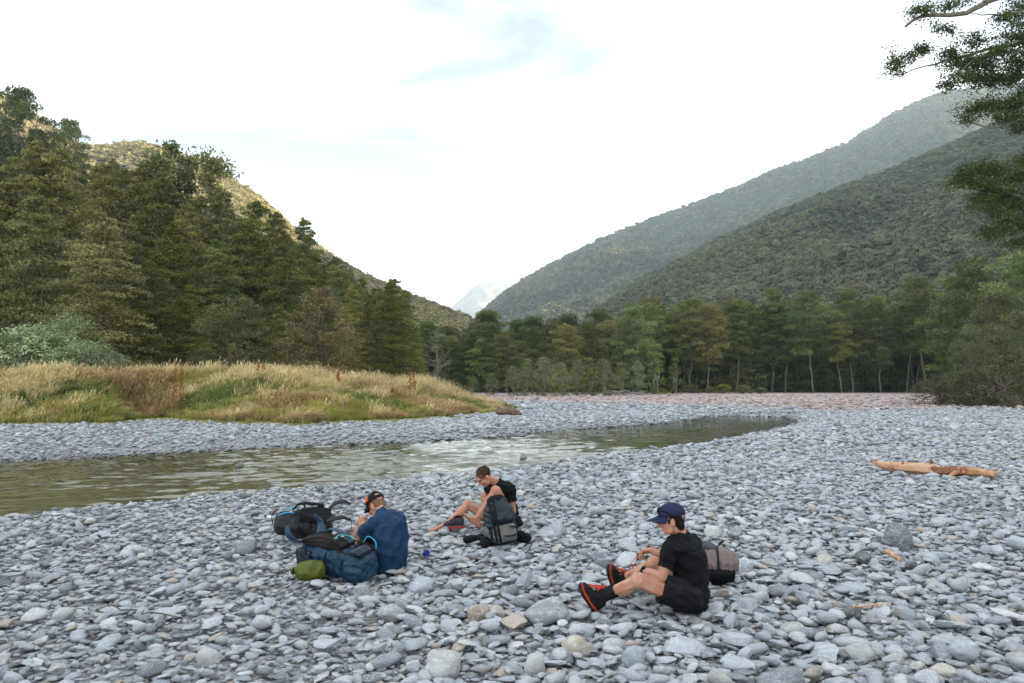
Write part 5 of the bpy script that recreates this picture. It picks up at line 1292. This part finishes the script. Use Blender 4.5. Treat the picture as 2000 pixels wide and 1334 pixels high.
pk.strip('daisy_chain', [(-.172, .07, .10), (-.182, .02, .28), (-.172, -.03, .52)], (0, 1, 0), .022, .004, TEAL, body)
pk.strip('cord', [(-.05, .19, .40), (.0, .235, .44), (.07, .21, .50), (.09, .18, .56)], (0, 0, 1), .008, .006, MINT, bp); pk.buckle((-.02, .20, .40), (.028, .006, .014), MINT, 'whistle_buckle', bp)
g = Geo(); v, f = tube(spline([(.13, .14, .60), (.16, .20, .64), (.17, .16, .72), (.15, .10, .74)], 14), .005, 6); V = v @ pk.M[:3, :3].T + pk.M[:3, 3] - pk.org; link('hose', mesh_np('hose', V, f, True, CYAN), lid)

# -- charcoal pack lying behind it
o = np.array([-1.98, 8.02, .20])
pk = Pack('backpack', 'charcoal black backpack with light blue cords lying left of the person in blue', o, (.25, -.55, 1), (-.90, -.16, .08), (o[0] - .3, o[1], .02))
body = pk.soft('pack_body', lambda b: [rrect(b, 0, .22, .20), rrect(b, .06, .33, .28), rrect(b, .22, .36, .31), rrect(b, .40, .32, .27), rrect(b, .50, .22, .18)], DARKPACK, fold=.010, fs=40)
lid = pk.soft('lid', lambda b: [rrect(b, .45, .22, .2, .0), rrect(b, .50, .28, .20, .01), rrect(b, .58, .26, .18, .01), rrect(b, .62, .16, .11, .01)], DARKPACK, fold=.009, fs=44)
bp = pk.soft('back_panel', lambda b: [rrect(b, .03, .22, .04, .15), rrect(b, .15, .26, .05, .16), rrect(b, .36, .22, .04, .14)], STRAP, .007, 3, .003, 40)
for k in (-1, 1):
    pk.pad('hip_belt', [(k * .10, .16, .06), (k * .13, .22, .0), (k * .13, .25, -.10), (k * .12, .22, -.17)], (1, 0, 0), [.06, .07, .08, .08, .08, .07, .07, .06, .06, .05, .04, .03], .024, DARKPACK)
    pk.pad('shoulder_strap', [(k * .05, .16, .44), (k * .08, .22, .38), (k * .10, .22, .26), (k * .14, .17, .12)], (1, 0, .1), .05, .02, STRAP)
    pk.strip('side_strap', [(k * .183, .13, .34), (k * .19, 0, .30), (k * .18, -.14, .26)], (0, .2, 1), .02, .004, STRAP, body)
pk.strip('loose_webbing', [(.12, .22, -.17), (.12, .20, -.20), (.12, .08, -.205), (.11, -.06, -.20), (.12, -.12, -.19)], (1, 0, 0), .026, .004, STRAP); pk.strip('loose_webbing', [(-.1, .12, .60), (-.12, .02, .67), (-.13, -.12, .66)], (1, 0, 0), .024, .004, STRAP)
for a in ([(.02, .18, .42), (.05, .20, .50), (.03, .14, .58)], [(-.12, .14, .40), (-.15, .10, .50), (-.13, .02, .58)], [(-.17, .04, .42), (-.18, -.02, .50), (-.15, -.06, .56)]):
    v, f = tube(spline(a, 12), .006, 6); V = v @ pk.M[:3, :3].T + pk.M[:3, 3] - pk.org; link('cord', mesh_np('cord', V, f, True, CYAN), lid)
for q in (-.10, -.13):
    v, f = tube(spline([(q, .06, .50), (q - .01, -.06, .60)], 6), .005, 6); V = v @ pk.M[:3, :3].T + pk.M[:3, 3] - pk.org; link('white_cord', mesh_np('white_cord', V, f, True, WHITE), lid)
pk.buckle((-.15, -.05, .70), (.02, .015, .03), WHITE, 'white_tab', lid)

# -- upright pack beside the barefoot man
o = np.array([xat(984, 7.86), 7.86, .045])
pk = Pack('backpack', 'dark blue and grey backpack standing upright beside the barefoot person', o, (-.30, .95, .10), (-.17, .14, .95), (o[0], o[1], .02)); pk.M[:3, 2] *= .9
body = pk.soft('pack_body', lambda b: [rrect(b, .0, .26, .20), rrect(b, .05, .33, .26), rrect(b, .22, .36, .29), rrect(b, .40, .32, .26), rrect(b, .51, .22, .18), rrect(b, .555, .12, .1)], TEAL, fold=.008, fs=42)
pk.soft('front_pocket', lambda b: [rrect(b, .24, .23, .06, -.135), rrect(b, .30, .25, .09, -.135), rrect(b, .42, .21, .07, -.115), rrect(b, .50, .13, .05, -.085)], TEAL, .007, 3, .004, 30)
lp = pk.soft('lower_pocket', lambda b: [rrect(b, .03, .22, .06, -.12), rrect(b, .10, .27, .09, -.135), rrect(b, .20, .26, .08, -.14), rrect(b, .235, .22, .05, -.13)], GREYPACK, .007, 3, .004, 30); lp['label'] = 'pale grey lower pocket'
pk.soft('side_panel', lambda b: [rrect(b, .06, .05, .16, -.01, .6, 16, -.155), rrect(b, .18, .05, .2, -.01, .6, 16, -.17), rrect(b, .24, .03, .14, -.01, .6, 16, -.165)], GREYPACK, .007, 3, .003, 30)['label'] = 'pale grey side panel'
pk.soft('top_collar', lambda b: [rrect(b, .49, .22, .19, .01), rrect(b, .55, .20, .17, .01), rrect(b, .585, .13, .10, .01)], STRAP, .007, 3, .004, 34)
for k in (-1, 1):
    pk.strip('front_strap', [(k * .03 - .09, -.10, .53), (k * .02 - .10, -.19, .38), (k * .02 - .10, -.20, .22), (k * .02 - .085, -.16, .04)], (1, 0, 0), .026, .006, STRAP, body)
    pk.pad('shoulder_strap', [(k * .05, .12, .50), (k * .09, .20, .40), (k * .12, .20, .22), (k * .14, .13, .08)], (1, 0, 0), .05, .02, STRAP); pk.pad('hip_belt', [(k * .12, .12, .08), (k * .20, .08, .07), (k * .25, -.02, .05), (k * .23, -.12, .03)], (0, 0, 1), [.07, .08, .09, .10, .10, .10, .09, .08, .08, .07, .06, .05], .028, STRAP)
pk.strip('compression_strap', [(.04, -.20, .20), (.10, -.185, .185), (.165, -.10, .165)], (0, 0, 1), .016, .004, STRAP, lp); pk.strip('compression_strap', [(-.02, -.19, .10), (.08, -.20, .09), (.16, -.09, .12)], (0, 0, 1), .016, .004, STRAP, lp); pk.strip('zip', [(-.10, -.165, .26), (0, -.19, .27), (.11, -.165, .26)], (0, 0, 1), .012, .004, STRAP, body)
pk.soft('hip_pocket', lambda b: [rrect(b, .16, .06, .10, .02, .6, 18, .21), rrect(b, .20, .09, .13, .02, .6, 18, .215), rrect(b, .29, .07, .10, .02, .6, 18, .20)], STRAP, .006, 3, .003, 30)
pk.soft('bottle_pocket', lambda b: [rrect(b, .0, .10, .12, -.04, .6, 18, -.20), rrect(b, .06, .13, .15, -.04, .6, 18, -.205), rrect(b, .13, .10, .12, -.03, .6, 18, -.19)], STRAP, .006, 3, .004, 30)
o2 = np.array([xat(930, 7.95), 7.98, .035]); b = Blob(); r_ = np.random.default_rng(4)
for i in range(7): b.ell(o2 + np.array([-.03 + .034 * i * .8 - .06, r_.normal(0, .03), .03 + .012 * r_.random()]), np.eye(3), (.055, .06, .035 + .012 * r_.random()))
tagged('rolled_jacket', b.mesh('rolled_jacket', STRAP, .007, 3, o2, .007, 34, 5), 'crumpled black jacket at the foot of the upright backpack', 'jacket').location = o2
o2 = np.array([xat(1021, 7.95), 7.98, .035]); b = Blob()
for i in range(5): b.ell(o2 + np.array([.02 * i - .04, r_.normal(0, .02), .055 + .012 * r_.random()]), np.eye(3), (.06, .07, .06))
tagged('stuff_sack', b.mesh('stuff_sack', STRAP, .007, 3, o2, .007, 30, 6), 'black stuff sack at the right foot of the upright backpack', 'bag').location = o2

# -- mauve and slate pack behind the man in black
o = np.array([xat(1352, 6.42), 6.46, .19])
pk = Pack('backpack', 'mauve and slate backpack lying behind the person in the navy cap', o, (.1, -.75, .62), (.93, -.20, .03), (o[0] + .2, o[1], .02))
body = pk.soft('pack_body', lambda b: [rrect(b, -.12, .18, .16, 0, .85), rrect(b, -.06, .26, .24, 0, .85), rrect(b, .08, .29, .27, 0, .9), rrect(b, .24, .27, .25, .01, .9), rrect(b, .34, .21, .19, .015, .95), rrect(b, .38, .11, .10, .015, 1)], MAUVE, fold=.011, fs=40)
pk.soft('harness_panel', lambda b: [rrect(b, -.08, .07, .2, -.02, .6, 18, -.12), rrect(b, .0, .09, .25, -.02, .6, 18, -.125), rrect(b, .20, .09, .25, -.02, .6, 18, -.125), rrect(b, .34, .06, .18, -.02, .6, 18, -.10)], STRAP, .007, 3, .004, 30)
pk.soft('top_flap', lambda b: [rrect(b, -.04, .09, .2, .02, .6, 18, .10), rrect(b, .06, .11, .26, .02, .6, 18, .115), rrect(b, .15, .10, .22, .02, .6, 18, .115), rrect(b, .21, .06, .14, .02, .6, 18, .11)], SLATE, .007, 3, .005, 26)['label'] = 'slate grey top flap'
th = np.linspace(0, 2 * math.pi, 15)
pk.strip('cinch_strap', [(.148 * math.cos(a), .134 * math.sin(a), .20) for a in th], (0, 0, 1), .016, .004, STRAP, body, 40)
pk.strip('cinch_strap', [(.145 * math.cos(a), .13 * math.sin(a), .03) for a in th], (0, 0, 1), .016, .004, STRAP, body, 40)
pk.strip('webbing_tab', [(.135, .03, .20), (.18, .02, .235), (.215, .01, .27)], (0, 1, 0), .035, .006, STRAP, body)

# -- lime green stuff sack
o = np.array([xat(610, 6.46), 6.50, .115]); b = Blob(); M = mat4(o, (0, 0, 1), (-.90, -.42, .05)); rings = []
for z, r in [(-.13, .07), (-.10, .092), (0, .102), (.08, .096), (.115, .07), (.13, .035), (.15, .022), (.172, .034)]: rings.append(b.ring((0, 0, z), (1, 0, 0), (0, 1, 0), r, r * .92, 20))
b.loft(rings); e = thing('stuff_sack', 'lime green stuff sack lying against the blue backpack', 'bag', (o[0], o[1], .02)); sk = link('sack', b.mesh('sack', GREEN, .006, 3, (o[0], o[1], .02), .007, 34, 3, M), e)
v, f = tube([(.026 * math.cos(a), .026 * math.sin(a), .148) for a in np.linspace(0, 2 * math.pi, 16)], .006, 6); V = v @ M[:3, :3].T + M[:3, 3] - np.array([o[0], o[1], .02]); link('drawcord', mesh_np('drawcord', V, f, True, STRAP), e)
# -- royal blue cloth
o = ground(836, 1099) + np.array([0, 0, .07]); b = Blob(); r_ = np.random.default_rng(9)
for i in range(7): b.ell(o + np.array([r_.normal(0, .030), r_.normal(0, .025), .018 + .012 * r_.random()]), (unit(r_.normal(size=3)), unit(r_.normal(size=3)), (0, 0, 1)), (.04, .022, .022))
tagged('folded_cloth', b.mesh('folded_cloth', ROYAL, .004, 2, o, .004, 60, 4), 'small royal blue crumpled cloth on the stones between two people', 'cloth').location = o

# -- grey trail shoe beside the bare foot
def shoe():
    t = ground(863, 1046) + np.array([0, 0, .085]); h = ground(908, 1044) + np.array([0, 0, .085]); d = unit(h - t); l = np.cross(d, (0, 0, 1)); L = np.linalg.norm(h - t); z = np.array([0, 0, 1.0]); org = (t + h) / 2
    e = thing('trail_shoe', 'grey trail shoe with red sole standing beside the bare foot', 'shoe', org)
    b = Blob(); b.hull(b.ball(t + d * .045 + z * .045, .034), b.ball(t + d * L * .5 + z * .06, .042)); b.hull(b.ball(t + d * L * .45 + z * .06, .042), b.ball(h - d * .04 + z * .05, .038), b.ball(h - d * .04 + z * .10, .030), b.ball(t + d * L * .62 + z * .10, .024))
    up = link('upper', b.mesh('upper', SHOEGREY, .005, 3, org, .002, 60, 2), e)
    def ol(k, zz): return np.array([t + d * (q * L) + l * w * s_ * k + z * zz for s_ in (-1, 1) for q, w in [(0, .012), (.06, .034), (.3, .046), (.6, .036), (.85, .038), (.97, .026), (1, .01)]])
    b = Blob(); b.hull(ol(1, .022), ol(.95, -.006)); link('sole', b.mesh('sole', fab('red_sole', (.42, .06, .045), .7), .005, 2, org), e)
    b = Blob(); b.hull(ol(1.02, .030), ol(1.02, .020)); link('midsole', b.mesh('midsole', SLATE, .004, 1, org), e)
    b = Blob(); b.ell(h - d * .085 + z * .128, (d, l, z), (.055, .024, .012)); link('opening', b.mesh('opening', STRAP, .004, 1, org), up); g = Geo()
    for i in range(5):
        c = t + d * L * (.34 + .07 * i) + z * (.088 + .010 * i); g.tube(spline([c + l * .026 - z * .01, c + z * .010, c - l * .026 - z * .01], 7), .0035, 5)
    o = link('lace', g.mesh('lace', STRAP), up); o.location = -Vector(org)
shoe()

# ------------------------------------------------------------------ driftwood
def mat_wood(name, c0, c1, bark=None):
    m = NM(name); c = m.coord('Object'); n = m.noise(7, m.map(c, (1, 6, 6)), 6, .65, .6); n2 = m.noise(2.6, c, 5, .6)
    col = m.mix(m.rng(n, .3, .7), c0, c1); col = m.mix(m.math('MULTIPLY', m.rng(n2, .5, .62), .75 if bark else 0), col, bark or c0)
    return m.done(m.bsdf(col, .75, .25, m.bump(n, .6, .02)))
WOOD = mat_wood('fresh_driftwood', (.44, .23, .12), (.70, .48, .32), (.34, .17, .09)); BARKW = mat_wood('torn_bark', (.14, .055, .03), (.36, .16, .09)); GREYWOOD = mat_wood('weathered_wood', (.20, .18, .165), (.38, .35, .32))
def log_():
    a = ground(1706, 926); c = ground(1945, 940); org = (a + c) / 2; r_ = np.random.default_rng(2)
    def q(t, dz=0, dy=0): p = a * (1 - t) + c * t; return p + np.array([0, dy, .13 + dz])
    e = thing('driftwood_log', 'orange peeled driftwood log lying on the stones at the right', 'log', org)
    b = Blob(); b.chain([q(0, .13), q(.03, .09), q(.10, .05), q(.22, .03), q(.36, .03), q(.52, .02), q(.60, .0), q(.72, .02), q(.86, .02), q(.97, .0)], [.035, .055, .085, .105, .115, .115, .085, .10, .085, .075])
    b.cap(q(.02, .07), q(.16, -.02), .035, .07); tr = link('trunk', b.mesh('trunk', WOOD, .012, 2, org, .006, 16, 2), e)
    b = Blob(); b.chain([q(.515, .02, -.01), q(.58, .0, -.02), q(.66, .02, -.02), q(.76, .02, -.01)], [.121, .095, .108, .102]); link('torn_bark', b.mesh('torn_bark', BARKW, .011, 1, org, .014, 30, 3), tr)
    b = Blob(); b.cap(q(.49, .10), q(.495, .185), .045, .035); link('branch_stub', b.mesh('branch_stub', BARKW, .009, 2, org, .005, 30, 3), tr); b = Blob(); b.cap(q(.245, .09, -.03), q(.245, .135, -.06), .03, .025); link('branch_stub', b.mesh('branch_stub', BARKW, .009, 2, org, .003, 30, 4), tr)
    b = Blob(); b.cap(q(.66, .0, -.10), q(.57, -.09, -.22), .055, .045); b.cap(q(.57, -.09, -.22), q(.62, -.12, -.26), .04, .02); link('broken_limb', b.mesh('broken_limb', WOOD, .010, 2, org, .006, 20, 5), tr)
    g = Geo()
    for i in range(26):
        p = q(.965, r_.normal(0, .035), r_.normal(0, .035)); g.tube([p, p + np.array([r_.uniform(.05, .15), r_.normal(0, .03), r_.normal(-.03, .04)])], [.012, .003], 4)
    for i in range(16):
        p = q(.02, .10 + r_.normal(0, .02), r_.normal(0, .03)); g.tube([p, p + np.array([-r_.uniform(.02, .08), r_.normal(0, .02), r_.normal(.05, .03)])], [.012, .003], 4)
    o = link('splinters', g.mesh('splinters', WOOD, False), tr); o.location = -Vector(org); o['kind'] = 'stuff'
log_()
def stick(label, p0, p1, r0, r1, mat, amp=.05, seed=1, lift=.10, name='stick'):
    r_ = np.random.default_rng(seed); a = np.asarray(p0) + [0, 0, lift]; c = np.asarray(p1) + [0, 0, lift]; org = (a + c) / 2; g = Geo(); g.tube(wavy(a, c, r_, 9, amp * .3) - org, np.linspace(r0, r1, 9) * r_.uniform(.85, 1.15, 9), 7)
    tagged(name, g.mesh(name, mat), label, 'stick').location = org
stick('short orange stick of peeled wood on the stones right of the mauve backpack', ground(1733, 1100), ground(1760, 1120), .026, .016, WOOD, .1, 1, .12)
stick('thin straw-coloured twig lying under a dark cobble at the lower right', ground(1668, 1220), ground(1716, 1212), .009, .006, WOOD, .1, 2, .12)
stick('long thin brown twig on the finer stones at the lower left', ground(215, 1212), ground(345, 1238), .006, .004, BARK_DARK, .10, 3, .12); stick('pale broken branch on the stones behind the grey boulder', ground(1850, 1008), ground(1905, 1002), .014, .010, GREYWOOD, .1, 4, .13)
# washed-up stump at the tip of the bank, debris further back
def stump():
    c = ground(994, 812); org = c; b = Blob(); r_ = np.random.default_rng(6)
    b.chain([c + np.array([-.55, .1, .22]), c + np.array([-.1, 0, .26]), c + np.array([.35, 0, .2]), c + np.array([.62, -.05, .1])], [.20, .24, .2, .1]); b.cap(c + np.array([-.4, .1, .35]), c + np.array([-.62, 0, .52]), .09, .05); b.cap(c + np.array([.1, -.1, .2]), c + np.array([.3, -.35, .05]), .08, .05)
    e = thing('driftwood_stump', 'brown driftwood stump lodged at the tip of the grass bank', 'stump', org); link('trunk', b.mesh('trunk', mat_wood('stump_wood', (.10, .065, .045), (.27, .19, .14)), .025, 2, org, .025, 12, 3), e)
stump()
def debris(label, px0, px1, py, n, seed, h=.5, mat=GREYWOOD, name='driftwood_pile'):
    r_ = np.random.default_rng(seed); a = ground(px0, py); c = ground(px1, py); org = (a + c) / 2; e = thing(name, label, 'driftwood', org)
    for i in range(n):
        t = r_.random(); p = a * (1 - t) + c * t + np.array([0, r_.normal(0, .7), r_.uniform(.03, h)]) - org; d = unit([r_.normal(1, .5), r_.normal(0, .5), r_.normal(0, .18)]); L = r_.uniform(.6, 1.9)
        g = Geo(); g.tube(wavy(p - d * L, p + d * L, r_, 6, .03), np.linspace(r_.uniform(.06, .11), .03, 6), 6); link('branch', g.mesh('branch', mat), e)
debris('grey driftwood heap at the foot of the young trees beyond the flat', 1188, 1262, 772, 22, 3, .55)
debris('tangle of bare grey branches under the shrubs at the right edge', 1835, 1990, 790, 34, 4, .7)

# ------------------------------------------------------------------ boulders that stand out among the cobbles
def mat_boulder(name, c, dark=.3, vein=2.0, speck=None): return mat_stone(name, c, vein)
B_SLATE, B_GREY, B_DARK, B_WHITE, B_BROWN, B_TAN, B_BLUE, B_OLIVE = (mat_stone('boulder_' + n_, c_, v_) for n_, c_, v_ in [('slate', (.095, .105, .105), 1.1), ('grey', (.27, .285, .29), 1.1), ('dark', (.075, .085, .085), 1.1), ('white', (.50, .50, .485), 1.1), ('brown', (.36, .27, .19), 1.1), ('tan', (.50, .44, .36), 1.1), ('blue', (.36, .39, .43), 1.1), ('striped', (.27, .23, .17), -1)])
KEEPOUT = []
def boulder(px, py, wpx, hpx, mat, label, seed, p=8, flat=None, rz=None):
    g_ = ground(px, py); s = F / g_[1]; w = wpx / s; h = hpx / s
    me = rock_mesh('boulder', seed, 3, p, 13, (w, w * .8, h * 1.25), .06, mat); o = tagged('boulder', me, label, 'rock'); o.location = (g_[0], g_[1] + w * .3, h * .42); o.rotation_euler = (.1, -.08, rz if rz is not None else .3)
    KEEPOUT.append((g_[0], g_[1] + w * .3, w * .36, .03))
for i, a in enumerate([(1762, 1075, 62, 44, B_SLATE, 'big smooth grey boulder right of centre beyond the mauve backpack', -1), (1691, 1102, 42, 24, B_DARK, 'nearly black rock in front of the big grey boulder', 9), (866, 1334, 80, 48, B_WHITE, 'chalky white blocky rock at the bottom edge of the picture', 12),
                       (1238, 1318, 52, 48, B_BLUE, 'upright blue-grey wedge rock near the bottom right of centre', 6), (934, 1217, 46, 32, B_BROWN, 'brown layered rock in front of the lacing person', 7), (968, 1212, 34, 26, B_TAN, 'tan rock touching the brown layered rock', 8),
                       (1669, 1216, 36, 32, B_DARK, 'dark round cobble above a straw-coloured twig at lower right', 5), (1588, 1338, 40, 32, B_OLIVE, 'olive-brown cobble with pale stripes at the bottom edge', 5), (1045, 1326, 44, 40, B_WHITE, 'whitish mottled rock at the bottom, right of the chalky block', 10),
                       (403, 1306, 46, 36, B_WHITE, 'white and yellow rock at the lower left bottom', 11), (114, 1222, 44, 30, B_WHITE, 'pale mottled rock at the left, above the bottom edge', 9), (703, 1166, 32, 20, B_GREY, 'grey block right in front of the blue backpack', 12),
                       (1068, 1226, 90, 40, B_GREY, 'broad flat grey rock in front of the near boot', 8), (1895, 1300, 70, 40, B_BLUE, 'angular blue-grey rock at the lower right', 12), (1690, 1300, 52, 36, B_WHITE, 'pale veined round rock at the lower right', 6), (1850, 1332, 56, 26, B_TAN, 'pinkish speckled rock at the bottom right edge', 8),
                       (760, 1216, 56, 26, B_GREY, 'long rounded grey cobble below the grey block', 5), (1395, 1056, 40, 26, B_WHITE, 'pale blocky rock behind the person in the navy cap', 10), (1130, 1284, 66, 34, B_TAN, 'pale rock with a yellow stain at the bottom centre', 9), (820, 1160, 60, 24, B_BLUE, 'slanted blue-grey slab right of the blue backpack', 12)]): boulder(*a[:6], 300 + i if i else 371, a[6] + 6)
for i, (px, py, w, h, m_b, lb) in enumerate([(467, 912, 16, 9, B_GREY, 'wet rock breaking the water surface left of centre'), (1022, 896, 16, 12, B_BROWN, 'small brown rock standing in the glittering water'), (405, 969, 14, 10, B_BLUE, 'small grey rock in the shallows near the bank'), (35, 1012, 22, 11, B_GREY, 'grey rock in the shallows at the left edge')]):
    g_ = ground(px, py, WATER_Z); s = F / g_[1]; me = rock_mesh('boulder', 340 + i, 3, 8, 12, (w / s, w / s * .8, h / s * 2.2), .04, m_b); o = tagged('boulder', me, lb, 'rock'); o.location = (g_[0], g_[1], WATER_Z - .01); o.rotation_euler = (0, 0, i)
# keep loose stones from poking through people and kit
for P_, r_k in ((JA(1350, 1190, .08), .30), (JA(1300, 1190, .0), .16), (JB(988, 1040, .14), .28), (JC(758, 1110, .03), .30)): KEEPOUT.append((P_[0], P_[1], r_k, .075))
for x_, y_, r_k in ((-1.75, 6.78, .2), (-1.5, 6.62, .2), (-1.30, 6.5, .2), (-2.1, 8.0, .2), (-2.35, 7.95, .2), (xat(984, 7.86), 7.86, .22), (xat(1380, 6.4), 6.4, .22), (xat(1410, 6.4), 6.4, .2), (xat(610, 6.46), 6.5, .14)): KEEPOUT.append((x_, y_, r_k, .07))
# ------------------------------------------------------------------ lay the stones
kk = stone_keepout(KEEPOUT)
PTS, ROT, SCL, IDX = PTS[kk], ROT[kk], SCL[kk], IDX[kk]
vis = (np.abs(PTS[:, 0]) < PTS[:, 1] * .69) & (PTS[:, 1] > 4.45) & (PTS[:, 2] > -.12)
size = np.where(vis, SCL[:, 0] / PTS[:, 1], 0)
big = np.argsort(-size)[:300]
rest = np.ones(len(PTS), bool); rest[big] = False
for b_ in big:
    o = link('stone', STONES[IDX[b_]], gravel_bar)
    o.location = PTS[b_]; o.rotation_euler = ROT[b_]; o.scale = SCL[b_]
cobbles = scatter('river_cobbles', PTS[rest], ROT[rest], SCL[rest], IDX[rest], STONES, kind='stuff', label='grey river cobbles covering the gravel bar and shallows', category='cobbles')
cobbles.parent = gravel_bar
for k_ in ('category',): del cobbles[k_]
